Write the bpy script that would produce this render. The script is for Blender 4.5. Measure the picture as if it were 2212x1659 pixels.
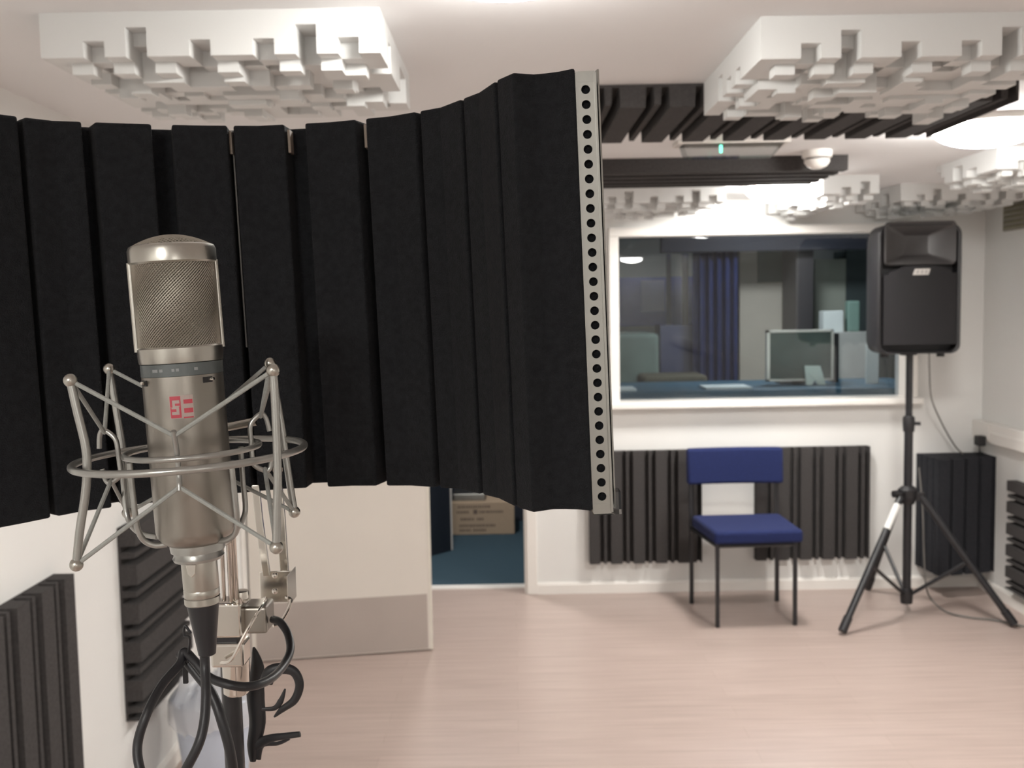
import bpy, bmesh, math, random
from mathutils import Vector, Matrix, Euler
random.seed(7)
S = bpy.context.scene
COL = S.collection
for o in list(bpy.data.objects): bpy.data.objects.remove(o)

# ------------------------------------------------------------------ camera
F = 2150.0
HZ = 662.0                      # horizon row at the middle of the frame
CAMZ = 1.54
ROLL = math.radians(1.03)
PITCH = math.atan((829.5 - HZ) / F)
cam_d = bpy.data.cameras.new('camera'); cam = bpy.data.objects.new('camera', cam_d); COL.objects.link(cam)
cam_d.sensor_width = 36; cam_d.lens = 36 * F / 2212
cam_d.clip_start = .02
CM = Matrix.Translation((0, 0, CAMZ)) @ Euler((math.pi/2 - PITCH, 0, 0)).to_matrix().to_4x4() @ Matrix.Rotation(-ROLL, 4, 'Z')
cam.matrix_world = CM
cam_d.dof.use_dof = True; cam_d.dof.focus_distance = .60; cam_d.dof.aperture_fstop = 17
S.camera = cam

# ------------------------------------------------------------------ world, exposure
W = bpy.data.worlds.new('world'); S.world = W; W.use_nodes = True
W.node_tree.nodes['Background'].inputs[0].default_value = (.62, .64, .7, 1)
W.node_tree.nodes['Background'].inputs[1].default_value = .05
S.view_settings.view_transform = 'Standard'; S.view_settings.look = 'None'
S.view_settings.exposure = 1.42; S.view_settings.gamma = 1
LAMP = 46.0                     # radiance of the ceiling lamp domes

# ------------------------------------------------------------------ helpers
def ray(px, py):
    d = Vector(((px - 1106) / F, -(py - 829.5) / F, -1))
    return (CM.to_3x3() @ d)
def at(px, py, Y=None, Z=None, X=None):
    r = ray(px, py); o = Vector((0, 0, CAMZ))
    if Y is not None: t = Y / r.y
    elif Z is not None: t = (Z - CAMZ) / r.z
    else: t = X / r.x
    return o + r * t
WM = {}
def M4(loc=(0,0,0), rot=(0,0,0)): return Matrix.Translation(loc) @ Euler(rot).to_matrix().to_4x4()
def tag(o, label=None, cat=None, group=None, kind=None):
    if label: o['label'] = label
    if cat: o['category'] = cat
    if group: o['group'] = group
    if kind: o['kind'] = kind
    return o
def thing(name, label, cat, loc=(0,0,0), rot=(0,0,0), group=None):
    o = bpy.data.objects.new(name, None); COL.objects.link(o)
    o.location = loc; o.rotation_euler = rot; o.empty_display_size = .05
    WM[o.name] = M4(loc, rot)
    return tag(o, label, cat, group)
def obj(name, bm, m, parent=None, smooth=False, local=False, loc=None, bevel=0):
    """link bm as one mesh object; vertices are in world space unless local"""
    if parent is not None:
        if not local: bm.transform(WM[parent.name].inverted())
        wm = WM[parent.name]
    elif loc is not None:
        bm.transform(Matrix.Translation(loc).inverted()); wm = Matrix.Translation(loc)
    else: wm = Matrix.Identity(4)
    bmesh.ops.recalc_face_normals(bm, faces=bm.faces)
    me = bpy.data.meshes.new(name); bm.to_mesh(me); bm.free()
    o = bpy.data.objects.new(name, me); COL.objects.link(o)
    me.materials.append(m)
    if smooth:
        for p in me.polygons: p.use_smooth = True
        try:
            me.set_sharp_from_angle(angle=math.radians(38))
        except Exception: pass
    if bevel:
        b = o.modifiers.new('bevel', 'BEVEL'); b.width = bevel; b.segments = 3; b.limit_method = 'ANGLE'; b.angle_limit = math.radians(40)
    if parent is not None: o.parent = parent
    elif loc is not None: o.location = loc
    WM[o.name] = wm
    return o
def B(): return bmesh.new()
def box(bm, a, b, M=None):
    x0, y0, z0 = a; x1, y1, z1 = b
    v = [bm.verts.new((M @ Vector(p)) if M else p) for p in [(x0,y0,z0),(x1,y0,z0),(x1,y1,z0),(x0,y1,z0),(x0,y0,z1),(x1,y0,z1),(x1,y1,z1),(x0,y1,z1)]]
    for f in [(0,1,2,3),(4,5,6,7),(0,1,5,4),(1,2,6,5),(2,3,7,6),(3,0,4,7)]: bm.faces.new([v[i] for i in f])
    return bm
def prism(bm, pts, ext):
    """closed polygon pts (world Vectors) extruded by vector ext"""
    e = Vector(ext); n = len(pts)
    a = [bm.verts.new(Vector(p)) for p in pts]; b = [bm.verts.new(Vector(p) + e) for p in pts]
    for i in range(n): bm.faces.new([a[i], a[(i+1) % n], b[(i+1) % n], b[i]])
    bm.faces.new(a); bm.faces.new(b[::-1]); return bm
def frames(pts, closed=False):
    n = len(pts); T = []
    for i in range(n):
        if closed: t = pts[(i+1) % n] - pts[i-1]
        else: t = pts[min(i+1, n-1)] - pts[max(i-1, 0)]
        T.append(t.normalized() if t.length > 1e-9 else Vector((0,0,1)))
    up = Vector((0,0,1)) if abs(T[0].z) < .9 else Vector((1,0,0))
    N = [(up - T[0] * up.dot(T[0])).normalized()]
    for i in range(1, n):
        v = N[-1] - T[i] * N[-1].dot(T[i]); N.append(v.normalized())
    return T, N
def tube(bm, pts, r, seg=10, closed=False, flat=1.0):
    pts = [Vector(p) for p in pts]; n = len(pts)
    rr = r if isinstance(r, (list, tuple)) else [r] * n
    T, N = frames(pts, closed); rings = []
    for i in range(n):
        bn = T[i].cross(N[i])
        rings.append([bm.verts.new(pts[i] + N[i]*math.cos(2*math.pi*k/seg)*rr[i] + bn*math.sin(2*math.pi*k/seg)*rr[i]*flat) for k in range(seg)])
    for i in range(n if closed else n-1):
        a, b = rings[i], rings[(i+1) % n]
        off = 0
        if closed and i == n-1:
            off = min(range(seg), key=lambda o: (a[0].co - b[o].co).length)
        for k in range(seg): bm.faces.new([a[k], a[(k+1) % seg], b[(k+1+off) % seg], b[(k+off) % seg]])
    if not closed: bm.faces.new(rings[0][::-1]); bm.faces.new(rings[-1])
    return bm
def smoothpts(P, k=8):
    P = [Vector(p) for p in P]; out = []
    for i in range(len(P)-1):
        p0 = P[max(i-1, 0)]; p1 = P[i]; p2 = P[i+1]; p3 = P[min(i+2, len(P)-1)]
        for j in range(k):
            t = j / k
            out.append(.5*((2*p1) + (p2-p0)*t + (2*p0-5*p1+4*p2-p3)*t*t + (3*p1-p0-3*p2+p3)*t**3))
    out.append(P[-1]); return out
def lathe(bm, prof, seg=48, M=None, c=(0,0,0)):
    """prof: list of (r,z)"""
    rings = []
    for r, z in prof:
        if r < 1e-6: rings.append([bm.verts.new(Vector((c[0], c[1], c[2]+z)))])
        else: rings.append([bm.verts.new(Vector((c[0]+r*math.cos(2*math.pi*k/seg), c[1]+r*math.sin(2*math.pi*k/seg), c[2]+z))) for k in range(seg)])
    for a, b in zip(rings, rings[1:]):
        if len(a) == 1 and len(b) == 1: continue
        for k in range(seg):
            k2 = (k+1) % seg
            if len(a) == 1: bm.faces.new([a[0], b[k], b[k2]])
            elif len(b) == 1: bm.faces.new([a[k], a[k2], b[0]])
            else: bm.faces.new([a[k], a[k2], b[k2], b[k]])
    if len(rings[0]) > 1: bm.faces.new(rings[0][::-1])
    if len(rings[-1]) > 1: bm.faces.new(rings[-1])
    if M: bm.transform(M)
    return bm
def ball(bm, c, r, seg=14):
    bmesh.ops.create_uvsphere(bm, u_segments=seg, v_segments=seg//2+2, radius=r, matrix=Matrix.Translation(c)); return bm
def copy_tree(o, parent=None, **kw):
    c = o.copy(); COL.objects.link(c)
    if parent is not None: c.parent = parent
    for ch in list(o.children): copy_tree(ch, c)
    for k, v in kw.items():
        if k in ('label', 'group', 'category'): c[k] = v
    return c

# ------------------------------------------------------------------ materials
def mat(name, col, rough=.6, metal=0, noise=0, nscale=30, bump=0, bscale=200, spec=.5, stretch=(1,1,1), col2=None, alpha=None, trans=0, sheen=0, aniso=0):
    m = bpy.data.materials.new(name); m.use_nodes = True; nt = m.node_tree; N = nt.nodes; L = nt.links
    p = N['Principled BSDF']
    p.inputs['Base Color'].default_value = (*col, 1); p.inputs['Roughness'].default_value = rough
    p.inputs['Metallic'].default_value = metal; p.inputs['Specular IOR Level'].default_value = spec
    if trans: p.inputs['Transmission Weight'].default_value = trans
    if sheen: p.inputs['Sheen Weight'].default_value = sheen
    tc = N.new('ShaderNodeTexCoord'); mp = N.new('ShaderNodeMapping'); mp.inputs['Scale'].default_value = stretch
    L.new(tc.outputs['Object'], mp.inputs['Vector'])
    if noise or col2:
        n = N.new('ShaderNodeTexNoise'); n.inputs['Scale'].default_value = nscale; n.inputs['Detail'].default_value = 5
        L.new(mp.outputs[0], n.inputs['Vector'])
        r = N.new('ShaderNodeValToRGB'); c2 = col2 or tuple(c*(1-noise) for c in col)
        r.color_ramp.elements[0].position = .3; r.color_ramp.elements[1].position = .7
        r.color_ramp.elements[0].color = (*c2, 1); r.color_ramp.elements[1].color = (*col, 1)
        L.new(n.outputs['Fac'], r.inputs[0]); L.new(r.outputs[0], p.inputs['Base Color'])
    if bump:
        n2 = N.new('ShaderNodeTexNoise'); n2.inputs['Scale'].default_value = bscale; n2.inputs['Detail'].default_value = 4
        L.new(mp.outputs[0], n2.inputs['Vector'])
        b = N.new('ShaderNodeBump'); b.inputs['Strength'].default_value = bump; b.inputs['Distance'].default_value = .002
        L.new(n2.outputs['Fac'], b.inputs['Height']); L.new(b.outputs[0], p.inputs['Normal'])
    return m
def emit(name, col, s):
    m = bpy.data.materials.new(name); m.use_nodes = True; nt = m.node_tree
    nt.nodes.remove(nt.nodes['Principled BSDF']); e = nt.nodes.new('ShaderNodeEmission')
    e.inputs[0].default_value = (*col, 1); e.inputs[1].default_value = s
    nt.links.new(e.outputs[0], nt.nodes['Material Output'].inputs[0]); return m
def pane_mat(name, tint, refl=.05):
    m = bpy.data.materials.new(name); m.use_nodes = True; nt = m.node_tree; N = nt.nodes; L = nt.links
    N.remove(N['Principled BSDF'])
    t = N.new('ShaderNodeBsdfTransparent'); t.inputs[0].default_value = (*tint, 1)
    g = N.new('ShaderNodeBsdfGlossy'); g.inputs['Roughness'].default_value = .01
    fr = N.new('ShaderNodeFresnel'); fr.inputs[0].default_value = 1.5
    mx = N.new('ShaderNodeMixShader'); L.new(fr.outputs[0], mx.inputs[0]); L.new(t.outputs[0], mx.inputs[1]); L.new(g.outputs[0], mx.inputs[2])
    L.new(mx.outputs[0], N['Material Output'].inputs[0]); return m
def floor_mat():
    m = mat('laminate', (.6,.42,.34), .33); nt = m.node_tree; N = nt.nodes; L = nt.links; p = N['Principled BSDF']
    tc = N.new('ShaderNodeTexCoord')
    br = N.new('ShaderNodeTexBrick'); br.inputs['Scale'].default_value = 1; br.inputs['Brick Width'].default_value = 1.3; br.inputs['Row Height'].default_value = .095
    br.inputs['Mortar Size'].default_value = .0012; br.inputs['Color1'].default_value = (.43,.345,.31,1); br.inputs['Color2'].default_value = (.46,.37,.335,1); br.inputs['Mortar'].default_value = (.38,.30,.26,1)
    br.offset = .37; br.inputs['Bias'].default_value = 0
    L.new(tc.outputs['Object'], br.inputs['Vector'])
    mp = N.new('ShaderNodeMapping'); mp.inputs['Scale'].default_value = (1.2, 22, 1); L.new(tc.outputs['Object'], mp.inputs['Vector'])
    n = N.new('ShaderNodeTexNoise'); n.inputs['Scale'].default_value = 2.2; n.inputs['Detail'].default_value = 6; L.new(mp.outputs[0], n.inputs['Vector'])
    r = N.new('ShaderNodeValToRGB'); r.color_ramp.elements[0].position = .3; r.color_ramp.elements[0].color = (.87,.85,.83,1); r.color_ramp.elements[1].position = .7; r.color_ramp.elements[1].color = (1.06,1.05,1.04,1)
    L.new(n.outputs['Fac'], r.inputs[0])
    mx = N.new('ShaderNodeMixRGB'); mx.blend_type = 'MULTIPLY'; mx.inputs[0].default_value = 1; L.new(br.outputs[0], mx.inputs[1]); L.new(r.outputs[0], mx.inputs[2])
    L.new(mx.outputs[0], p.inputs['Base Color']); return m

WALL = mat('wall_paint', (.79,.785,.765), .75, noise=.03, nscale=3, bump=.15, bscale=60)
CEIL = mat('ceiling_paint', (.79,.785,.785), .85, noise=.03, nscale=2, bump=.15, bscale=60)
GLOSSW = mat('white_gloss', (.84,.81,.77), .3, noise=.02, nscale=5)
FLOOR = floor_mat()
POLY = mat('white_polystyrene', (.66,.665,.655), .7, bump=.2, bscale=400)
FOAM = mat('charcoal_foam', (.070,.065,.064), .95, noise=.25, nscale=120, bump=.6, bscale=500, spec=.15)
BLK_FOAM = mat('black_foam', (.0195,.0205,.023), 1, noise=.3, nscale=180, bump=.8, bscale=900, spec=.12, sheen=.02)
ALU = mat('brushed_aluminium', (.38,.38,.355), .33, 1, noise=.1, nscale=60, stretch=(1,1,.1))
CHROME = mat('chrome', (.66,.63,.58), .14, 1, noise=.05, nscale=40)
NICKEL = mat('satin_nickel', (.32,.30,.27), .36, 1, noise=.04, nscale=90)
NICKEL_L = mat('satin_nickel_light', (.46,.445,.405), .3, 1, noise=.04, nscale=90)
MESHW = mat('grille_wire', (.40,.375,.325), .6, .9, noise=.05, nscale=90)
INNER = mat('grille_inner_mesh', (.24,.21,.165), .8, .3, noise=.2, nscale=900)
MOUNT = mat('shockmount_paint', (.38,.38,.36), .3, .75, noise=.04, nscale=80)
CORD = mat('elastic_cord', (.33,.34,.32), .65, noise=.15, nscale=600)
RINGG = mat('grey_label_ring', (.11,.125,.125), .4, .2, noise=.1, nscale=60)
RED = mat('logo_red', (.48,.05,.075), .45, noise=.1, nscale=300)
LOGOL = mat('logo_pale', (.42,.33,.30), .45, noise=.05, nscale=300)
RUBBER = mat('black_rubber', (.014,.014,.017), .42, noise=.2, nscale=60)
BLACKM = mat('black_metal', (.016,.016,.019), .35, noise=.2, nscale=60)
BLACKP = mat('black_plastic', (.013,.012,.014), .5, noise=.2, nscale=50, bump=.2, bscale=300)
GRILLE = mat('speaker_grille', (.008,.007,.009), .55, .3, noise=.3, nscale=300, bump=.5, bscale=700)
HORN = mat('horn_plastic', (.05,.046,.046), .38, noise=.15, nscale=20)
BLUE = mat('blue_fabric', (.018,.027,.10), .9, noise=.25, nscale=160, bump=.4, bscale=700, spec=.2, sheen=.03)
DOORP = mat('door_cream', (.76,.715,.655), .55, noise=.03, nscale=4)
KICK = mat('kick_plate', (.50,.445,.41), .5, .35, noise=.05, nscale=5)
CARPET = mat('teal_carpet', (.035,.075,.105), .95, noise=.25, nscale=150, bump=.6, bscale=300)
CARD = mat('cardboard', (.50,.38,.27), .85, noise=.08, nscale=20, stretch=(1,1,8))
INK = mat('box_print', (.16,.12,.10), .8, noise=.1)
BINP = mat('bin_plastic', (.55,.60,.70), .4, noise=.03)
VENT = mat('vent_grey', (.30,.28,.23), .5, noise=.05)
LGREY = mat('cable_grey', (.16,.15,.14), .55, noise=.1)
LAMPM = emit('lamp_dome', (1, .975, .93), LAMP)
PANE = pane_mat('window_glass', (.84,.87,.88))
CLEAR = pane_mat('clear_plastic', (.86,.88,.88))
BAGM = None

# ------------------------------------------------------------------ room shell
XL, XR, YB, YF, ZC = -1.18, 2.485, 5.24, -4.6, 2.07
WT = .16
bm = B(); box(bm, (XL-.9, YF-.1, -.06), (XR+.1, YB+WT*.7, 0)); tag(obj('floor', bm, FLOOR), kind='structure')
bm = B(); box(bm, (XL-.1, YF-.1, ZC), (XR+.1, YB+WT, ZC+.08)); tag(obj('ceiling', bm, CEIL), kind='structure')
bm = B(); box(bm, (XR, YF-.1, 0), (XR+.1, YB+WT, ZC)); tag(obj('wall_right', bm, WALL), kind='structure')
bm = B(); box(bm, (XL-.1, YF-.1, 0), (XR+.1, YF, ZC)); tag(obj('wall_behind', bm, WALL), kind='structure')
# left wall with the doorway that the open door belongs to
DY0, DY1, DH = 4.27, 5.13, 1.98
bm = B(); box(bm, (XL-.1, YF, 0), (XL, DY0, ZC)); box(bm, (XL-.1, DY1, 0), (XL, YB+WT, ZC)); box(bm, (XL-.1, DY0, DH), (XL, DY1, ZC))
tag(obj('wall_left', bm, WALL), kind='structure')
bm = B(); box(bm, (XL-.9, DY0-.1, 0), (XL-.86, DY1+.1, ZC)); box(bm, (XL-.86, DY0-.14, 0), (XL-.1, DY0-.1, ZC)); box(bm, (XL-.86, DY1+.1, 0), (XL-.1, DY1+.14, ZC)); box(bm, (XL-.9, DY0-.14, DH+.02), (XL-.1, DY1+.14, DH+.06))
tag(obj('wall_lobby', bm, WALL), kind='structure')
# back wall with doorway and window holes
OX0, OX1, OH = -.78, .062, 1.97
wbl = at(1338, 868, Y=YB); wtr = at(1958, 500, Y=YB); wtl = at(1338, 512, Y=YB)
WX0, WX1, WZ0, WZ1 = wbl.x, wtr.x, wbl.z, wtl.z
bm = B()
box(bm, (XL, YB, 0), (OX0, YB+WT, ZC)); box(bm, (OX0, YB, OH), (OX1, YB+WT, ZC)); g_ = .012
box(bm, (OX1, YB, 0), (WX0-g_, YB+WT, ZC))
box(bm, (WX0-g_, YB, 0), (WX1+g_, YB+WT, WZ0-g_)); box(bm, (WX0-g_, YB, WZ1+g_), (WX1+g_, YB+WT, ZC)); box(bm, (WX1+g_, YB, 0), (XR, YB+WT, ZC))
tag(obj('wall_back', bm, WALL), kind='structure')
# skirting
def skirt(name, a, b, th=.014, h=.062):
    bm = B(); a = Vector(a); b = Vector(b); d = (b-a).normalized(); n = Vector((-d.y, d.x, 0)) * th
    prof = [(0,0),(1,0),(1,h*.8),(.4,h),(0,h)]
    prism(bm, [a + n*p[0] + Vector((0,0,p[1])) for p in prof], b-a)
    tag(obj(name, bm, GLOSSW), kind='structure')
skirt('baseboard_back', (XR, YB, 0), (OX1+.055, YB, 0))
skirt('baseboard_left', (XL, DY0-.07, 0), (XL, YF, 0)) if False else skirt('baseboard_left', (XL, YF, 0), (XL, DY0-.07, 0), th=-.014)
skirt('baseboard_right', (XR, YF, 0), (XR, YB, 0))
# door casing of the back doorway
bm = B()
box(bm, (OX1, YB-.014, 0), (OX1+.055, YB, OH+.055)); box(bm, (OX0-.055, YB-.014, 0), (OX0, YB, OH+.055)); box(bm, (OX0, YB-.014, OH), (OX1, YB, OH+.055))
box(bm, (OX1-.012, YB-.004, 0), (OX1, YB+WT, OH)); box(bm, (OX0, YB-.004, 0), (OX0+.012, YB+WT, OH)); box(bm, (OX0, YB-.004, OH-.012), (OX1, YB+WT, OH))
tag(obj('trim_1', bm, GLOSSW, bevel=.003), kind='structure')
bm = B(); box(bm, (OX0+.012, YB+WT*.7, -.002), (OX1-.012, YB+WT+.02, .006)); tag(obj('trim_2', bm, GLOSSW), kind='structure')
bm = B()
box(bm, (XL, DY0-.06, 0), (XL+.012, DY0, DH+.055)); box(bm, (XL, DY1, 0), (XL+.012, DY1+.055, DH+.055)); box(bm, (XL, DY0, DH), (XL+.012, DY1, DH+.055))
tag(obj('trim_3', bm, GLOSSW, bevel=.003), kind='structure')

# ------------------------------------------------------------------ window
fw = .05
bm = B(); y0 = YB-.03; y1 = YB+WT
for a, b in [((WX0-fw, y0, WZ0), (WX0, y1-.05, WZ1)), ((WX1, y0, WZ0), (WX1+fw*1.2, y1-.05, WZ1)), ((WX0-fw, y0, WZ1), (WX1+fw*1.2, y1-.05, WZ1+.045))]: box(bm, a, b)
wf = tag(obj('window_1', bm, GLOSSW, loc=((WX0+WX1)/2, YB, WZ0), bevel=.004), kind='structure')
bm = B(); box(bm, (WX0-fw-.015, YB-.075, WZ0-.035), (WX1+fw*1.2+.015, YB+WT-.02, WZ0)); obj('window_sill', bm, GLOSSW, wf, bevel=.008)
GT = math.tan(math.radians(.45)); gh = WZ1-WZ0+.01
bm = B(); prism(bm, [Vector((WX0-.01, YB+.08, WZ0-.005)), Vector((WX0-.01, YB+.086, WZ0-.005)), Vector((WX0-.01, YB+.086-gh*GT, WZ0-.005+gh)), Vector((WX0-.01, YB+.08-gh*GT, WZ0-.005+gh))], (WX1-WX0+.02,0,0)); obj('window_pane', bm, PANE, wf)
# dado trunking on right wall
bm = B(); box(bm, (XR-.05, YF, .80), (XR, YB, .90)); box(bm, (XR-.053, YF, .842), (XR-.05, YB, .858)); tag(obj('trim_4', bm, GLOSSW, bevel=.006), kind='structure')

# ------------------------------------------------------------------ control room beyond
RX0, RX1, RY = -2.4, 3.9, 8.3
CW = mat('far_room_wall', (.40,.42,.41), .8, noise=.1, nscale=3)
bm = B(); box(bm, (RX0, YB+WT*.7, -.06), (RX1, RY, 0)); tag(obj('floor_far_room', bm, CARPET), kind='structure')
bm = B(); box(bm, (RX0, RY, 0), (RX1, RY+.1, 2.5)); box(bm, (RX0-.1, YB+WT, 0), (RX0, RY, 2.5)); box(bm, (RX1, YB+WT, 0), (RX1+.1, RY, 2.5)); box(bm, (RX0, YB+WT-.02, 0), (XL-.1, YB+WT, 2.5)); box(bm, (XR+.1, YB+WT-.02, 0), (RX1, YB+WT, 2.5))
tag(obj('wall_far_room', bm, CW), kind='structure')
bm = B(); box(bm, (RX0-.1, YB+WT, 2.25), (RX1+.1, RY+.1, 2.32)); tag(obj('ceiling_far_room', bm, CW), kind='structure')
# partition between doorway lobby and control room
bm = B(); box(bm, (.30, YB+WT, 0), (.36, RY, 2.25)); tag(obj('wall_partition', bm, mat('partition', (.05,.055,.07), .8, noise=.1)), kind='structure')

def dbox(name, label, cat, px0, py0, px1, py1, Y, depth, m, bevel=.004, zb=None):
    """a box whose near face spans the pixel range at distance Y"""
    a = at(px0, py0, Y=Y); b = at(px1, py1, Y=Y)
    if zb is not None: b.z = zb
    bm = B(); box(bm, (a.x, Y, b.z), (b.x, Y+depth, a.z))
    o = obj(name, bm, m, loc=((a.x+b.x)/2, Y+depth/2, b.z), bevel=bevel)
    return tag(o, label, cat)
# control desk just inside the window
DZ = WZ0 + .035
t = thing('control_desk', 'long blue-topped control desk just behind the window glass', 'desk', ((WX0+WX1)/2, YB+WT+.36, 0))
bm = B(); box(bm, (WX0-.15, YB+WT+.005, DZ-.04), (WX1+.25, YB+WT+.7, DZ)); obj('desk_top', bm, mat('desk_blue', (.02,.08,.13), .5, noise=.1), t, bevel=.004)
for xx in (WX0-.1, WX1+.15):
    bm = B(); box(bm, (xx, YB+WT+.05, 0), (xx+.04, YB+WT+.65, DZ-.04)); obj('leg', bm, BLACKP, t)
def paper(px0, px1, y, label):
    a = at(px0, y, Z=DZ); b = at(px1, y, Z=DZ)
    bm = B(); box(bm, (a.x, YB+WT+.06, DZ+.0005), (b.x, YB+WT+.27, DZ+.012)); tag(obj('paper_sheet', bm, mat('paper', (.62,.68,.68), .7, noise=.03), loc=((a.x+b.x)/2, YB+WT+.15, DZ)), label, 'paper')
paper(1543, 1652, 850, 'wide white sheet of paper on the desk left of the monitor')
paper(1346, 1386, 852, 'small white paper at the left end of the desk behind the glass')
# monitor with pale bezel
t = thing('computer_monitor', 'dark green-screened monitor with thin white bezel behind the window', 'monitor', tuple(at(1725, 850, Y=5.72).xy) + (DZ,))
a = at(1655, 714, Y=5.74); b = at(1798, 846, Y=5.74)
bm = B(); z0, z1 = DZ+.02, a.z
box(bm, (a.x, 5.72, z0), (a.x+.017, 5.76, z1)); box(bm, (a.x, 5.72, z1-.012), (b.x, 5.76, z1)); box(bm, (b.x-.012, 5.72, z0), (b.x, 5.76, z1)); box(bm, (a.x, 5.72, z0), (b.x, 5.76, z0+.012))
obj('bezel', bm, mat('bezel', (.66,.64,.58), .4), t)
bm = B(); box(bm, (a.x+.016, 5.735, z0+.01), (b.x-.011, 5.758, z1-.011)); obj('screen', bm, mat('screen', (.085,.12,.105), .25, noise=.3, nscale=3, col2=(.035,.05,.045)), t)
bm = B(); box(bm, ((a.x+b.x)/2-.1, 5.77, DZ), ((a.x+b.x)/2+.1, 5.9, DZ+.01)); box(bm, ((a.x+b.x)/2-.03, 5.76, DZ), ((a.x+b.x)/2+.03, 5.79, DZ+.2)); obj('stand', bm, BLACKP, t)
# pale folded card in front of the screen
c0 = at(1738, 845, Y=5.66); c1 = at(1784, 845, Y=5.66); c2 = at(1772, 790, Y=5.68); c3 = at(1738, 790, Y=5.68)
bm = B(); prism(bm, [Vector((c0.x+.01,5.66,DZ)), Vector((c0.x+.045,5.66,DZ)), Vector((c0.x+.06,5.66,DZ+.03)), Vector((c0.x+.075,5.66,DZ)), Vector((c1.x,5.66,DZ)), c2, c3], (0,.012,0))
tag(obj('folded_card', bm, mat('card_pale', (.56,.66,.60), .7), loc=(c0.x, 5.66, DZ)), 'pale green card standing against the monitor screen', 'card')
dbox('tower_speaker', 'slim dark unit standing between monitor and grey cabinet', 'speaker', 1800, 720, 1812, 855, 5.80, .12, BLACKP, zb=DZ)
def floorbox(name, label, cat, px0, px1, ptop, Y, depth, m, bevel=.004):
    a = at(px0, ptop, Y=Y); b = at(px1, ptop, Y=Y); bm = B(); box(bm, (a.x, Y, 0), (b.x, Y+depth, a.z))
    return tag(obj(name, bm, m, loc=((a.x+b.x)/2, Y+depth/2, 0), bevel=bevel), label, cat)
floorbox('storage_cabinet', 'light grey cabinet behind the window, left of the speaker', 'cabinet', 1806, 1895, 718, 6.55, .4, mat('cab_grey', (.48,.48,.45), .6, noise=.2, nscale=6))
dbox('white_box_file', 'white upright file box on top of the grey cabinet', 'box', 1779, 672, 1822, 717, 6.6, .1, mat('white_box', (.66,.70,.68), .6), zb=at(1806,718,Y=6.55).z)
dbox('glass_jar', 'greenish glass jar on the grey cabinet beside the white file', 'jar', 1832, 650, 1858, 717, 6.62, .07, mat('jar', (.28,.42,.36), .2, trans=.3), .012, zb=at(1806,718,Y=6.55).z)
dbox('notice_card', 'narrow white card seen low in the window below the speaker', 'board', 1872, 745, 1898, 838, 5.68, .02, mat('wb', (.75,.80,.77), .5), zb=DZ)
floorbox('pale_cupboard', 'tall pale cupboard behind the window next to the dark door', 'cupboard', 1760, 1828, 560, 7.3, .3, mat('cupb', (.50,.52,.44), .6, noise=.2, nscale=3))
floorbox('dark_cupboard', 'tall dark green cupboard behind the window beside the pale one', 'cupboard', 1829, 1875, 540, 7.3, .3, mat('dcupb', (.07,.09,.09), .6))
floorbox('dark_wardrobe', 'tall black wardrobe standing behind the window', 'wardrobe', 1720, 1758, 528, 6.9, .35, mat('wardrobe', (.045,.04,.042), .5))
# beige boarded screen with its dark window
a = at(1598, 512, Y=7.3); b = at(1705, 512, Y=7.3)
t = thing('partition_screen', 'beige partition screen with a dark green square opening behind the glass', 'screen', ((a.x+b.x)/2, 7.35, 0))
bm = B(); box(bm, (a.x, 7.3, 0), (b.x, 7.38, 2.2)); obj('panel', bm, mat('screen_beige', (.55,.50,.42), .7, noise=.15, nscale=2.5), t)
w0 = at(1636, 512, Y=7.29); w1 = at(1692, 610, Y=7.29); bm = B(); box(bm, (w0.x, 7.285, w1.z), (w1.x, 7.30, 2.15)); obj('dark_inset', bm, mat('inset', (.09,.11,.085), .4), t)
# navy curtain
a = at(1496, 545, Y=6.9); b = at(1592, 545, Y=6.9); pts = []
n = 60
bm = B()
front = []; 
for i in range(n+1):
    f = i/n; front.append((a.x + (b.x-a.x)*f, 6.9 + .025*math.sin(f*31) + .01*math.sin(f*67)))
prism(bm, [Vector((x, y, .62)) for x, y in front] + [Vector((x, y+.006, .62)) for x, y in reversed(front)], (0,0,1.36))
tag(obj('navy_curtain', bm, mat('navy', (.008,.020,.10), .9, noise=.3, nscale=8), loc=((a.x+b.x)/2, 6.9, .62)), 'dark navy curtain hanging behind the studio window', 'curtain')
tag(obj('curtain_rail', tube(B(), [(at(1425,528,Y=6.88).x, 6.9, 2.0), (at(1860,528,Y=6.88).x, 6.9, 2.0)], .012), BLACKM), 'dark curtain rail running across the top behind the glass', 'rail')
dbox('valance_board', 'dark navy valance board above the curtain behind the glass', 'valance', 1428, 510, 1880, 538, 6.8, .06, mat('valance', (.014,.016,.026), .7))
t = dbox('blue_noticeboard', 'blue-purple noticeboard on the wall behind the left of the window', 'noticeboard', 1338, 600, 1512, 702, 8.2, .09, mat('pinboard', (.22,.24,.62), .8, noise=.4, nscale=4))
dbox('pale_poster', 'pale lavender sheet pinned on the blue noticeboard', 'poster', 1385, 606, 1436, 672, 8.19, .004, mat('poster', (.42,.42,.60), .7))
for (p0, p1, lb) in [(1440, 1450, 'thin dark upright post left of the curtain, the one further from it'), (1474, 1487, 'thicker dark upright post closest to the curtain')]:
    floorbox('stand_post', lb, 'post', p0, p1, 548, 7.4, .04, mat('post_d', (.035,.04,.10), .6))
floorbox('black_keyboard_stand', 'low dark blue desk unit standing left of the curtain', 'desk', 1426, 1510, 703, 7.0, .3, mat('kb', (.022,.03,.085), .6))
floorbox('green_sofa', 'grey-green sofa back low at the left behind the glass', 'sofa', 1330, 1424, 722, 6.53, .6, mat('sofa', (.12,.17,.15), .9, noise=.3, nscale=6), .03)
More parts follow.
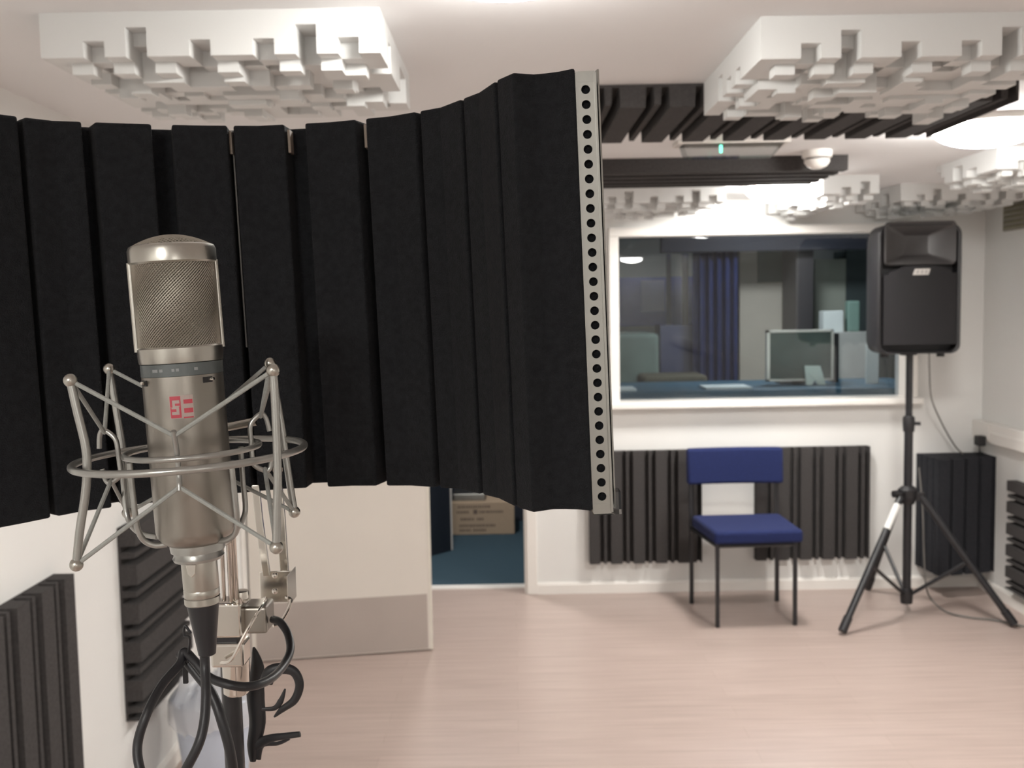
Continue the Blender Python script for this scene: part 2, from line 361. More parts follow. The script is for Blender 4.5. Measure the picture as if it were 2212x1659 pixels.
floorbox('brown_armchair', 'dark brown armchair back seen low through the window', 'armchair', 1388, 1530, 812, 6.18, .3, mat('armch', (.055,.05,.03), .8, noise=.3, nscale=9), .03)
# dome lamps; the two in the far rooms are added, out of view
def dome_lamp(name, label, x, y, zc, r, drop, m=LAMPM):
    t = thing(name, label, 'ceiling light', (x, y, zc))
    bm = B(); lathe(bm, [(r*1.04, 0), (r*1.04, -.018), (r*.98, -.02), (0, -.02)], 40, c=(x, y, zc)); obj('lamp_base', bm, GLOSSW, t, smooth=True)
    bm = B(); lathe(bm, [(r*.97, -.021)] + [(r*.97*math.cos(u*math.pi/20), -.021-(drop-.021)*math.sin(u*math.pi/20)) for u in range(1, 11)], 40, c=(x, y, zc)); obj('lamp_shade', bm, m, t, smooth=True)
    return t
dome_lamp('ceiling_light', 'small dome light on the ceiling of the room behind the doorway', -.35, 5.75, 2.25, .10, .05, emit('added_lobby_lamp', (1,.98,.95), 95))  # added unseen lamp to light the carton and carpet
dome_lamp('ceiling_light', 'dome light on the control room ceiling behind the window', 1.7, 6.1, 2.25, .13, .06, emit('added_control_lamp', (.95,.97,1), 48))  # added unseen lamp to brighten the things behind the glass
# things in the doorway
t = thing('dark_inner_door', 'dark blue door with white edge standing ajar beyond the doorway', 'door', (-.95, 5.9, 0))
e = at(975, 1190, Z=0); d0 = Vector((-.98, e.y-.62, 0)); dv = (Vector((e.x, e.y, 0)) - d0); nn = Vector((-dv.y, dv.x, 0)).normalized()*.04
bm = B(); prism(bm, [d0, d0+dv, d0+dv+nn, d0+nn], (0,0,1.96)); bm.transform(Matrix.Translation((0,0,.005))); obj('door_leaf', bm, mat('inner_door', (.022,.028,.040), .45, noise=.1), t)
u = dv.normalized(); bm = B(); prism(bm, [d0+dv, d0+dv+u*.014, d0+dv+u*.014+nn, d0+dv+nn], (0,0,1.96)); bm.transform(Matrix.Translation((0,0,.005))); obj('edge_strip', bm, GLOSSW, t)
bl = at(977, 1156, Z=0); br_ = at(1112, 1153, Z=0); tl = at(977, 1086, Y=bl.y)
t = thing('cardboard_box', 'brown printed cardboard box on the blue carpet beyond the doorway', 'box', ((bl.x+br_.x)/2, bl.y+.15, 0))
bm = B(); box(bm, (bl.x, bl.y, 0), (br_.x, bl.y+.3, tl.z)); obj('carton', bm, CARD, t, bevel=.004)
bw = br_.x-bl.x; bm = B(); yy = bl.y-.0006; hh = tl.z
for row, (z, segs) in enumerate([(.86, [(.1,.62)]), (.70, [(.08,.25),(.44,.80)]), (.48, [(.14,.2),(.22,.36),(.4,.5)]), (.28, [(.12,.24),(.28,.5),(.54,.7)]), (.14, [(.12,.3),(.34,.52)])]):
    for s0, s1 in segs:
        x = s0
        while x < s1:
            w = random.uniform(.018, .035); box(bm, (bl.x+bw*x, yy, hh*z-.008), (bl.x+bw*(x+w), yy+.001, hh*z+.008)); x += w+.014
box(bm, (bl.x+bw*.345, yy, hh*.64), (bl.x+bw*.41, yy+.001, hh*.77))
obj('printing', bm, INK, t)
a = at(979, 1083, Y=bl.y+.05); b = at(1042, 1062, Y=bl.y+.05)
bm = B(); box(bm, (a.x, bl.y+.04, hh+.002), (b.x+.02, bl.y+.24, hh+.05)); tag(obj('silver_case', bm, ALU, loc=((a.x+b.x)/2, bl.y+.14, hh), bevel=.006), 'silver metal case lying on top of the cardboard box', 'case')
a = at(1000, 1090, Y=bl.y+.4); bm = B(); box(bm, (bl.x-.02, bl.y+.42, 0), (br_.x+.08, bl.y+.75, .62)); tag(obj('dark_cabinet', bm, mat('dcab', (.03,.035,.05), .6), loc=(bl.x, bl.y+.5, 0)), 'low dark cabinet standing behind the cardboard box', 'cabinet')

# ------------------------------------------------------------------ cream door swung into the room
t = thing('open_door', 'cream door with grey kick plate standing open from the left wall', 'door', (XL, DY0-.03, 0))
h0 = Vector((XL+.02, DY0-.01, 0)); e1 = at(936, 1405, Z=0); dd = (e1-h0); dd.z = 0; L_ = dd.length; u = dd.normalized(); n_ = Vector((u.y, -u.x, 0))
def dpt(s, o, z): return h0 + u*s + n_*o + Vector((0,0,z))
bm = B(); prism(bm, [dpt(0,-.04,.006), dpt(L_-.012,-.04,.006), dpt(L_-.012,0,.006), dpt(0,0,.006)], (0,0,1.95)); obj('door_leaf', bm, DOORP, t, bevel=.002)
bm = B(); prism(bm, [dpt(L_-.012,-.041,.006), dpt(L_,-.041,.006), dpt(L_,.001,.006), dpt(L_-.012,.001,.006)], (0,0,1.95)); obj('edge_strip', bm, mat('lipping', (.80,.76,.68), .5, noise=.05), t)
kz = .25
bm = B(); prism(bm, [dpt(.02,0,.012), dpt(L_-.022,0,.012), dpt(L_-.022,.0018,.012), dpt(.02,.0018,.012)], (0,0,kz)); obj('kick_plate', bm, KICK, t)
bm = B(); tube(bm, [dpt(L_-.07,0,1.0), dpt(L_-.07,.045,1.0), dpt(L_-.19,.045,1.0)], .009); obj('door_handle', bm, CHROME, t, smooth=True)
for z in (.25, 1.0, 1.7):
    bm = B(); tube(bm, [dpt(0,.004,z-.04), dpt(0,.004,z+.04)], .006); obj('hinge', bm, CHROME, t)

# ------------------------------------------------------------------ foam tiles
def foam_profile(Wd, D, periods=5):
    """returns polyline (u, h) across the tile: wide flats and pairs of grooves with a thin rib"""
    pts = [(0, 0), (0, D)]; p = Wd/periods
    for i in range(periods):
        x = i*p; a = x + p*.50; 
        pts += [(a-p*.04, D), (a-p*.02, D*.12), (a+p*.13, D*.12), (a+p*.15, D*.9), (a+p*.27, D*.9), (a+p*.29, D*.12), (a+p*.44, D*.12), (a+p*.46, D)]
    pts = [q for q in pts if q[0] <= Wd]
    pts += [(Wd, D), (Wd, 0)]
    return pts
def foam_tile(label, o, U, V, N, W=.6, H=.6, D=.05, periods=5, group=None, loc=None):
    """o corner, U across the grooves, V along them, N off the surface"""
    o, U, V, N = map(Vector, (o, U, V, N)); bm = B()
    prism(bm, [o + U*u_ + N*h for u_, h in foam_profile(W, D, periods)], V*H)
    c = o + U*W/2 + V*H/2
    return tag(obj('foam_tile', bm, FOAM, loc=tuple(c)), label, 'acoustic foam', group)
a = at(1270, 968, Y=YB); foam_tile('grooved charcoal foam tile low on the back wall, left of the blue chair', (a.x, YB, at(1390,1212,Y=YB).z), (1,0,0), (0,0,1), (0,-1,0), W=.595)
a = at(1629, 962, Y=YB); foam_tile('grooved charcoal foam tile low on the back wall, right of the blue chair', (a.x, YB, at(1750,1204,Y=YB).z), (1,0,0), (0,0,1), (0,-1,0), W=.60)
foam_tile('charcoal foam tile with upright grooves at the lower left edge of the picture', (XL, 2.50, .280), (0,-1,0), (0,0,1), (1,0,0), D=.052)
foam_tile('charcoal foam tile with level grooves on the left wall above the bin', (XL, 2.91, .905), (0,0,-1), (0,1,0), (1,0,0), W=.59, H=.47, D=.055)
foam_tile('charcoal foam tile on the right wall at the far right edge of the picture', (XR, 4.86, .64), (0,0,-1), (0,-1,0), (-1,0,0), W=.54, D=.05)
# ceiling tiles
for i, (x0, lb) in enumerate([(.04, 'dark ceiling foam tile nearer the camera, beside the shield edge'), (.64, 'dark ceiling foam tile nearer the camera, behind the right white diffuser')]):
    foam_tile(lb, (x0, 2.455, ZC), (1,0,0), (0,1,0), (0,0,-1), H=.53, D=.055)
for i, (x0, lb) in enumerate([(.04, 'dark ceiling foam tile of the farther strip, next to the shield edge'), (.64, 'dark ceiling foam tile of the farther strip, behind the smoke detector')]):
    foam_tile(lb, (x0, 3.68, ZC), (0,1,0), (1,0,0), (0,0,-1), W=.45, D=.055, periods=4)
# corner trap
zb = at(2090,1248,Y=4.97).z; zt = at(2090,995,Y=4.97).z
p = [Vector((at(1978,1100,Y=YB).x, YB, zb)), Vector((at(2030,1100,Y=5.0).x, 5.0, zb)), Vector((XR, at(2150,1100,X=XR).y, zb)), Vector((XR, YB, zb))]
def groove(a, b, k, depth):
    d = b-a; n = Vector((d.y, -d.x, 0)).normalized(); n = n if n.y < 0 or n.x < 0 else -n; out = []
    for i in range(k):
        for f, h in [(0,0),(.72,0),(.78,-1),(.92,-1),(.98,0)]: out.append(a + d*((i+f)/k) + n*h*depth)
    return out
poly = groove(p[0], p[1], 4, .012) + groove(p[1], p[2], 4, .03) + [p[2], p[3]]
bm = B(); prism(bm, poly, (0,0,zt-zb)); tag(obj('corner_bass_trap', bm, mat('blue_black_foam', (.035,.036,.042), .95, noise=.25, nscale=100, bump=.5, bscale=500, spec=.15), loc=(2.3, 5.2, zb)), 'dark grooved foam bass trap wedged in the right rear corner', 'bass trap')

# ------------------------------------------------------------------ ceiling diffusers
FR = [3,3,2,3,1,3,3,2,3,3,2,3,1,3,2,3]
R1 = [3,4,3,4,2,4,3,2,4,2,3,4,1,4,3,3]
R2 = [3,3,2,3,5,5,2,3,5,3,2,3,3,4,4,3]
LV = {1:.027, 2:.050, 3:.078, 4:.098, 5:.106, 6:.116}
def diffuser_bm(x0, y0, W=.6, D=.47, nx=16, ny=13, seed=1):
    nx = max(4, round(W/.0375))
    rnd = random.Random(seed); bm = B(); cx = W/nx; cy = D/ny
    for j in range(ny):
        for i in range(nx):
            if j == 0: l = FR[i]
            elif j == 1: l = R1[i]
            elif j == 2: l = R2[i]
            elif i in (0, nx-1) or j == ny-1: l = rnd.choice([3,3,2,3,1])
            elif i in (1, nx-2): l = rnd.choice([3,4,2,3,4])
            else: l = rnd.choice([3,3,4,5,6,4,3,5,4,3])
            g = .0004
            box(bm, (x0+i*cx+g*(i>0)*0, y0+j*cy, ZC-LV[l]), (x0+(i+1)*cx, y0+(j+1)*cy, ZC))
    return bm
def diffuser(label, x0, y0, seed=1, W=.6, D=.47):
    bm = diffuser_bm(x0, y0, seed=seed, W=W, D=D); bmesh.ops.remove_doubles(bm, verts=bm.verts, dist=1e-6)
    return tag(obj('ceiling_diffuser', bm, POLY, loc=(x0+W/2, y0+D/2, ZC)), label, 'sound diffuser', None)
diffuser('white blocky ceiling diffuser above the microphone at the upper left', -.822, 1.80, 1, D=.52)
diffuser('white blocky ceiling diffuser nearest the camera at the upper right', .476, 1.90, 2, D=.55)
diffuser('white ceiling diffuser above the left end of the window', .37, 4.50, 3, D=.5)
diffuser('brightly lit white ceiling diffuser beside the right-hand lamp', 1.72, 3.55, 4, D=.5)
q_ = at(1900, 377, Z=ZC)
diffuser('glaring white ceiling diffuser right of the lamp above the window', q_.x-.24, q_.y, 6, W=.24, D=5.235-q_.y)
diffuser('dim white ceiling diffuser above the black loudspeaker', 1.80, 4.62, 5, D=.6)

# ------------------------------------------------------------------ lamps
dome_lamp('ceiling_light', 'round white ceiling light cut off by the top edge of the picture', 0.0, at(1110,10,Z=ZC-.065).y-.06, ZC, .13, .065)
dome_lamp('ceiling_light', 'glaring round ceiling light at the right edge of the picture', at(2135,262,Z=ZC).x, at(2135,262,Z=ZC).y, ZC, .16, .075)
dome_lamp('ceiling_light', 'glaring round ceiling light just above the studio window', at(1690,396,Z=ZC).x, at(1690,396,Z=ZC).y, ZC, .17, .085)
dome_lamp('ceiling_light', 'round ceiling light behind the viewer, mirrored in the window glass', 1.74, -3.7, ZC, .16, .075)
dome_lamp('ceiling_light', 'round ceiling light behind the viewer on the left', -.5, -1.2, ZC, .16, .075)

# emergency light
a = at(1455, 308, Z=ZC); Y_ = a.y; s_ = F/Y_
x0 = at(1458, 320, Y=Y_).x; x1 = at(1700, 320, Y=Y_).x
t = thing('emergency_light', 'clear plastic emergency light with green indicator on the ceiling', 'emergency light', ((x0+x1)/2, Y_, ZC))
bm = B(); box(bm, (x0, Y_-.05, ZC-.012), (x1, Y_+.05, ZC)); obj('base', bm, GLOSSW, t, bevel=.003)
bm = B(); prism(bm, [Vector((x0+.02, Y_-.045, ZC-.012)), Vector((x1-.02, Y_-.045, ZC-.012)), Vector((x1-.05, Y_-.035, ZC-.05)), Vector((x0+.035, Y_-.035, ZC-.05))], (0,.08,0)); obj('cover', bm, CLEAR, t)
g = at(1557, 322, Y=Y_-.046)
bm = B(); box(bm, (g.x-.004, Y_-.05, g.z-.012), (g.x+.004, Y_-.046, g.z+.012)); obj('indicator', bm, emit('green_led', (.15,1,.6), 1.4), t)
# smoke detector
c = at(1765, 326, Z=ZC)
t = thing('smoke_detector', 'white round smoke detector on the ceiling in front of the dark foam', 'smoke detector', tuple(c))
bm = B(); lathe(bm, [(.052,0),(.052,-.022),(.046,-.026),(0,-.026)], 32, c=c); obj('base', bm, GLOSSW, t, smooth=True)
bm = B(); lathe(bm, [(.040,-.026),(.040,-.031),(0,-.031)], 32, c=c); obj('sensing_gap', bm, BLACKP, t, smooth=True)
bm = B(); lathe(bm, [(.045,-.031),(.044,-.04),(.034,-.054),(.018,-.062),(0,-.064)], 32, c=c); obj('cap', bm, GLOSSW, t, smooth=True)
# wall vent
t = thing('air_vent', 'brown-grey louvred vent high on the right wall by the ceiling', 'vent', (XR, 4.86, 1.86))
z0, z1 = 1.87, 2.055
bm = B(); box(bm, (XR-.012, 4.7, z0), (XR, 5.03, z1)); obj('frame', bm, VENT, t, bevel=.002)
for i in range(7):
    z = z0+.02+i*(z1-z0-.04)/6; bm = B(); prism(bm, [Vector((XR-.012, 4.72, z)), Vector((XR-.022, 4.72, z-.008)), Vector((XR-.022, 4.72, z-.005)), Vector((XR-.012, 4.72, z+.004))], (0,.29,0)); obj('louvre', bm, mat('louvre', (.36,.33,.22), .5), t)
# plug on the trunking
c = at(2127, 950, X=XR-.055)
t = thing('power_plug', 'black plug in the white trunking socket above the corner foam', 'plug', tuple(c))
bm = B(); box(bm, (XR-.10, c.y-.025, c.z-.03), (XR-.058, c.y+.025, c.z+.022)); obj('plug_body', bm, BLACKP, t, bevel=.006)
bm = B(); tube(bm, smoothpts([(XR-.08, c.y, c.z-.03), (XR-.075, c.y+.01, c.z-.07), (XR-.06, c.y+.03, zt+.02), (XR-.05, c.y+.05, zt+.004)]), .004, 8); obj('plug_cable', bm, RUBBER, t, smooth=True)
bm = B(); box(bm, (XR-.058, c.y-.045, .815), (XR-.053, c.y+.045, .885)); tag(obj('wall_socket', bm, GLOSSW, loc=(XR-.055, c.y, .85), bevel=.002), 'white socket plate on the right wall trunking behind the plug', 'socket')

# ------------------------------------------------------------------ blue chair
fl = at(1550, 1355, Z=0); fr = at(1717, 1350, Z=0); rr = at(1678, 1298, Z=0); rl = at(1494, 1303, Z=0)
ctr = (fl+fr+rr+rl)/4
t = thing('blue_chair', 'blue upholstered chair with black metal legs by the back wall', 'chair', (ctr.x, ctr.y, 0))
r_ = .0095
SZ = .405
def sqleg(a, top):
    bm = B(); x, y = a.x, a.y; box(bm, (x-r_, y-r_, 0), (x+r_, y+r_, top)); return bm
for q, nm in ((fl, 'leg'), (fr, 'leg')): obj(nm, sqleg(q, SZ), BLACKM, t, bevel=.003)
back_top = .765
for q in (rl, rr):
    top = Vector((q.x, q.y+.03, back_top)); bm = B()
    prism(bm, [Vector((q.x-r_, q.y-r_, 0)), Vector((q.x-r_, q.y-r_, SZ)), Vector((q.x-r_, q.y+.018, back_top)), Vector((q.x-r_, q.y+.038, back_top)), Vector((q.x-r_, q.y+r_, SZ)), Vector((q.x-r_, q.y+r_, 0))], (2*r_,0,0)); obj('leg', bm, BLACKM, t)
for A, Bq in ((fl, fr), (fr, rr), (rr, rl), (rl, fl)):
    bm = B(); tube(bm, [Vector((A.x,A.y,SZ-.012)), Vector((Bq.x,Bq.y,SZ-.012))], .011, 8); obj('seat_rail', bm, BLACKM, t)
bm = B(); e = .018
prism(bm, [Vector((fl.x-e, fl.y-.035, SZ)), Vector((fr.x+e+.012, fr.y-.035, SZ)), Vector((rr.x+.004, rr.y-.03, SZ)), Vector((rl.x-.004, rl.y-.03, SZ))], (0,0,.062)); obj('seat', bm, BLUE, t, bevel=.016, smooth=True)
bl_ = at(1490, 1047, Y=rl.y-.02); tr_ = at(1681, 968, Y=rr.y-.02)
bm = B(); xs = [rl.x-.022 + (rr.x-rl.x+.044)*i/12 for i in range(13)]
prism(bm, [Vector((x, rl.y-.035+.018*math.sin(math.pi*i/12), bl_.z)) for i, x in enumerate(xs)] + [Vector((x, rl.y+.022+.018*math.sin(math.pi*i/12), bl_.z)) for i, x in reversed(list(enumerate(xs)))], (0,.012,tr_.z-bl_.z+.004))
obj('backrest', bm, BLUE, t, bevel=.014, smooth=True)

# ------------------------------------------------------------------ speaker stand and loudspeaker
f1 = at(1820, 1362, Z=.02); f2 = at(2190, 1347, Z=.02); f3 = at(1875, 1268, Z=.02); f3.y = min(f3.y, YB-.05)
pc = at(1958, 1300, Z=.055); pc.z = 0
t = thing('speaker_stand', 'black tripod stand holding the loudspeaker on the right', 'speaker stand', tuple(pc))
hub = at(1960,1066,Y=pc.y).z; low = .10
bm = B(); tube(bm, [pc+Vector((0,0,.055)), pc+Vector((0,0,.95))], .0205, 20); obj('outer_pole', bm, BLACKM, t, smooth=True)
bm = B(); tube(bm, [pc+Vector((0,0,.94)), pc+Vector((0,0,at(1960,764,Y=pc.y-.1).z-.012))], .0165, 20); obj('inner_pole', bm, BLACKM, t, smooth=True)
bm = B(); lathe(bm, [(.026,.90),(.028,.93),(.028,.965),(.024,.975),(.017,.975)], 20, c=pc); tube(bm, [pc+Vector((.02,-.01,.94)), pc+Vector((.05,-.02,.94))], .009, 8); obj('collar', bm, BLACKP, t, smooth=True)
bm = B(); lathe(bm, [(.03,hub-.05),(.042,hub-.02),(.045,hub+.02),(.03,hub+.035),(.021,hub+.04)], 20, c=pc)
for f in (f1, f2, f3):
    d = (f-pc); d.z = 0; d.normalize(); box(bm, (-.012, 0, hub-.03), (.012, .075, hub+.01), Matrix.Translation((pc.x, pc.y, 0)) @ Matrix.Rotation(math.atan2(-d.x, d.y), 4, 'Z'))
obj('leg_hub', bm, BLACKP, t)
bm = B(); k0 = pc+Vector((-.03,-.02,hub+.005)); tube(bm, [k0, k0+Vector((-.035,-.01,.0))], .006, 8); tube(bm, [k0+Vector((-.03,-.01,0)), k0+Vector((-.055,-.015,0))], .018, 10); obj('knob', bm, BLACKP, t, smooth=True)
bm = B(); lathe(bm, [(.028,.05),(.03,.09),(.028,.12),(.02,.125)], 20, c=pc); obj('brace_hub', bm, BLACKP, t, smooth=True)
for f in (f1, f2, f3):
    d = (f-pc); d.z = 0; d.normalize(); top = pc + d*.06 + Vector((0,0,hub-.01))
    lg = obj('leg', tube(B(), [top, f], .0165, 14), BLACKM, t, smooth=True)
    dr = (f-top).normalized(); obj('rubber_foot', tube(B(), [f-dr*.07, f+dr*.004], .0205, 14), RUBBER, lg, smooth=True)
    mid = top.lerp(f, .52); obj('brace', tube(B(), [pc+d*.025+Vector((0,0,low)), mid], .009, 8), BLACKM, t, smooth=True)
    if f is f1:
        obj('price_label' if False else 'white_sleeve', tube(B(), [top.lerp(f,.06), top.lerp(f,.25)], .0175, 14), mat('white_tape', (.78,.78,.76), .4), lg, smooth=True)
# loudspeaker: rounded trapezoid cabinet
zs0, zs1 = at(1960,764,Y=pc.y-.1).z, at(1960,482,Y=pc.y-.15).z
hw, dp = .192, .34
yf = pc.y-.15
t = thing('loudspeaker', 'large black loudspeaker cabinet on the tripod stand', 'loudspeaker', (pc.x-.006, pc.y, zs0), (0,0,math.radians(-4)))
def rrect(cx, cz, w, h, r, n=8, y=0, rb=None):
    rb = rb or r; out = []
    for (sx, sz, a0, q) in [(1,1,0,r), (-1,1,90,r), (-1,-1,180,rb), (1,-1,270,rb)]:
        for i in range(n+1):
            a = math.radians(a0 + 90*i/n); out.append(Vector((cx+sx*(w-q)+q*math.cos(a), y, cz+sz*(h-q)+q*math.sin(a))))
    return out
Hh = (zs1-zs0)/2
bm = B(); secs = []
for (y, k, kr) in [(-.080, .88, .04), (-.146, .895, .045), (-.150, .955, .05), (-.143, .985, .055), (-.125, 1, .058), (.02, .99, .06), (.14, .84, .06), (.19, .70, .05)]:
    secs.append([bm.verts.new(q) for q in rrect(0, Hh, hw*k, Hh*(1-(1-k)*.35), kr, y=y, rb=kr*.75)])
for a_, b_ in zip(secs, secs[1:]):
    for i in range(len(a_)): bm.faces.new([a_[i], a_[(i+1) % len(a_)], b_[(i+1) % len(a_)], b_[i]])
bm.faces.new(secs[0]); bm.faces.new(secs[-1][::-1]); cab = obj('cabinet', bm, BLACKP, t, smooth=True, local=True)
# grille: bowed panel lower two thirds
bm = B(); rows = [.045, .10, .20, .30, .375, .40]; cols = 17; gv = []
for z in rows:
    row = []
    for i in range(cols):
        f = i/(cols-1); x = -hw*.86 + 2*hw*.86*f; bow = .018*(1-(2*f-1)**2) + .002
        zz = z
        if z == .40: zz = .40 + .012*(1-(2*f-1)**2) - .055*max(0, abs(2*f-1)-.45)
        row.append(bm.verts.new((x, -.152-bow, zz)))
    gv.append(row)
for a_, b_ in zip(gv, gv[1:]):
    for i in range(cols-1): bm.faces.new([a_[i], a_[i+1], b_[i+1], b_[i]])
ex = bmesh.ops.extrude_face_region(bm, geom=bm.faces[:]); bmesh.ops.translate(bm, vec=(0,.016,0), verts=[v for v in ex['geom'] if isinstance(v, bmesh.types.BMVert)])
obj('grille', bm, GRILLE, t, smooth=True, local=True)
# horn recess
bm = B(); o_ = rrect(0, .515, hw*.83, .098, .02, y=-.156); m_ = rrect(0, .512, hw*.72, .080, .015, y=-.140); i_ = rrect(.0, .51, hw*.30, .045, .01, y=-.085)
R_ = [[bm.verts.new(q) for q in L] for L in (rrect(0, .515, hw*.85, .102, .022, y=-.146), o_, m_, i_)]
for a_, b_ in zip(R_, R_[1:]):
    for i in range(len(a_)): bm.faces.new([a_[i], a_[(i+1) % len(a_)], b_[(i+1) % len(a_)], b_[i]])
bm.faces.new(R_[-1]); obj('horn', bm, HORN, t, smooth=True, local=True)
bd = B(); prism(bd, [Vector((-.040,-.176,.368)), Vector((.030,-.176,.368)), Vector((.038,-.176,.396)), Vector((-.030,-.176,.396))], (0,.006,0)); bdg = obj('badge', bd, mat('badge', (.50,.47,.44), .4), t, local=True)
bm = B()
for k, x in enumerate((-.022, -.002, .017)):
    prism(bm, [Vector((x-.005,-.1766,.375)), Vector((x+.006,-.1766,.375)), Vector((x+.010,-.1766,.389)), Vector((x-.001,-.1766,.389))], (0,.001,0))
obj('badge_lettering', bm, mat('badge_ink', (.30,.28,.27), .4), bdg, local=True)
for x in (-.13, .13):
    bm = B(); tube(bm, [Vector((x,-.06,.004)), Vector((x,-.06,-.018))], .018, 14); obj('rubber_foot', bm, RUBBER, t, local=True)
bm = B(); tube(bm, [Vector((0,0,.0)), Vector((0,0,-.012))], .04, 20); obj('pole_socket', bm, BLACKP, t, local=True)
# speaker cables
P = [at(2007, 760, Y=5.0), at(2008, 800, Y=5.02), at(2012, 860, Y=5.05), at(2035, 915, Y=5.12), at(2062, 962, Y=5.16), at(2080, 990, Y=5.16)]
P[-1].z = zt+.004
tag(obj('speaker_cable', tube(B(), smoothpts(P), .0038, 8), LGREY, smooth=True, loc=tuple(P[0])), 'thin grey cable hanging from the loudspeaker to the corner foam', 'cable')
P = [at(1985, 1010, Y=5.02), at(1993, 1100, Y=5.0), at(1996, 1200, Y=4.99), at(2000, 1262, Y=4.97), at(2012, 1295, Z=.006), at(2045, 1322, Z=.006), at(2095, 1334, Z=.006), at(2150, 1340, Z=.006), at(2230, 1357, Z=.006)]
tag(obj('floor_cable', tube(B(), smoothpts(P), .0045, 8), LGREY, smooth=True, loc=tuple(P[5])), 'thin dark cable dropping behind the stand and crossing the floor', 'cable')

# ------------------------------------------------------------------ waste bin
c = Vector((-.985, 3.14, 0)); rt, rb_ = .13, .095; bh = .30
t = thing('waste_bin', 'pale blue-grey plastic waste bin with a clear liner by the left wall', 'bin', (c.x, c.y, 0))
bm = B(); lathe(bm, [(0,.004),(rb_-.004,.004),(rb_,0.0)][::-1] , 40, c=c); bm.free()
bm = B(); lathe(bm, [(0,0),(rb_,0),(rb_+.002,.01),(rt,bh),(rt+.004,bh+.002),(rt+.002,bh+.006),(rt-.004,bh),(rb_-.003,.008),(0,.006)], 40, c=c); obj('bucket', bm, BINP, t, smooth=True)
LINER = bpy.data.materials.new('bin_liner'); LINER.use_nodes = True; nt = LINER.node_tree; nt.nodes.remove(nt.nodes['Principled BSDF'])
tr = nt.nodes.new('ShaderNodeBsdfTransparent'); tr.inputs[0].default_value = (.92,.93,.95,1)
df = nt.nodes.new('ShaderNodeBsdfPrincipled'); df.inputs['Base Color'].default_value = (.75,.75,.76,1); df.inputs['Roughness'].default_value = .25
mx = nt.nodes.new('ShaderNodeMixShader'); mx.inputs[0].default_value = .5
nt.links.new(tr.outputs[0], mx.inputs[1]); nt.links.new(df.outputs[0], mx.inputs[2]); nt.links.new(mx.outputs[0], nt.nodes['Material Output'].inputs[0])
bm = B(); seg = 72; rings = []
rnd = random.Random(3); ph = [rnd.uniform(0, 6.28) for _ in range(8)]
for (r, z, am) in [(.02,.33,.004),(.06,.375,.010),(.095,.36,.012),(.115,.33,.008),(rt+.003,bh+.012,.003),(rt+.012,bh-.005,.004),(rt+.012,bh-.04,.006),(rt+.010,bh-.072,.008)]:
    ring = []
    for k in range(seg):
        a_ = 2*math.pi*k/seg; w = am*(math.sin(5*a_+ph[0]) + .7*math.sin(11*a_+ph[1]) + .6*math.sin(19*a_+ph[2]+z*40) + .4*math.sin(31*a_+ph[3]))
        ring.append(bm.verts.new((c.x+(r+w*.45)*math.cos(a_), c.y+(r+w*.45)*math.sin(a_), z + w*1.1*(1 if z > bh or z < bh-.06 else .3))))
    rings.append(ring)
for a_, b_ in zip(rings, rings[1:]):
    for k in range(seg): bm.faces.new([a_[k], a_[(k+1)%seg], b_[(k+1)%seg], b_[k]])
bm.faces.new(rings[0]); bm.transform(Matrix.Translation((0,0,0))); obj('liner', bm, LINER, t, smooth=True)

# ================================================================== FOREGROUND
# ------------------------------------------------------------------ curved reflection shield
TILT = .029
SC = Vector((-.19, .70, 1.541))
sh = thing('acoustic_shield', 'curved black foam vocal shield with perforated metal edge behind the microphone', 'acoustic shield', tuple(SC), (0, -TILT, 0))
ST = [(-260,3165),(-190,3110),(-60,3010),(0,2950),(130,2807),(280,2727),(440,2650),(570,2607),(720,2610),(850,2650),(955,2733),(1040,2910),(1078,3060),(1115,3150),(1160,3118),(1200,3128),(1265,3193),(1400,3193)]
def sint(x):
    for (a_, sa), (b_, sb) in zip(ST, ST[1:]):
        if a_ <= x <= b_: return sa + (sb-sa)*(x-a_)/(b_-a_)
def plan(x):            # plan position of the shield's inner face, local to its base
    s = sint(x); return Vector(((x+19-1106)/s - SC.x, F/s - SC.y, 0))
CEN = Vector((0, -.10, 0))
def out(p, d):
    v = (p-CEN); v.z = 0
    return p + v.normalized()*d
segs = [(-190,-75),(-60,61),(76,196),(223,343),(386,503),(516,624),(668,776),(797,903),(913,1000),(1006,1073)]
line = [out(plan(-255), 0), plan(-205)]
prev = -205
for (a_, b_) in segs:
    line += [out(plan(prev), .022), out(plan(a_-1), .022)]
    for k in range(3): line.append(plan(a_ + (b_-a_)*k/2.0))
    prev = b_
line += [out(plan(prev), .02), out(plan(1077), .02)]
for x in (1079, 1095, 1115, 1135, 1160, 1185, 1210, 1246): line.append(plan(x))
# a little softening of ridge corners through a bevel
bk = [out(plan(x), .044) for x in range(1060, -256, -40)]
re = plan(1246); bk = [re + Vector((.0, .03, 0)), Vector((re.x-.0, re.y+.05, 0))] + bk + [plan(-255)+Vector((0,.03,0))]
h = .15
bm = B(); prism(bm, [p_ + Vector((0,0,-h)) for p_ in line + bk], (0,0,2*h)); obj('foam_liner', bm, BLK_FOAM, sh, local=True, bevel=.0022)
# outer aluminium shell
bm = B(); ol = [out(plan(x), .0475) for x in range(-255, 1065, 40)]; ol = [plan(-255)+Vector((-.012,.004,0))] + [plan(-255)+Vector((-.01,.035,0))] + ol + [Vector((re.x+.008, re.y+.055, 0)), Vector((re.x+.016, re.y+.012, 0))]
ol2 = [out(p_, .0012) for p_ in ol]
prism(bm, [p_ + Vector((0,0,-h-.001)) for p_ in ol + ol2[::-1]], (0,0,2*h+.002)); obj('outer_shell', bm, ALU, sh, local=True)
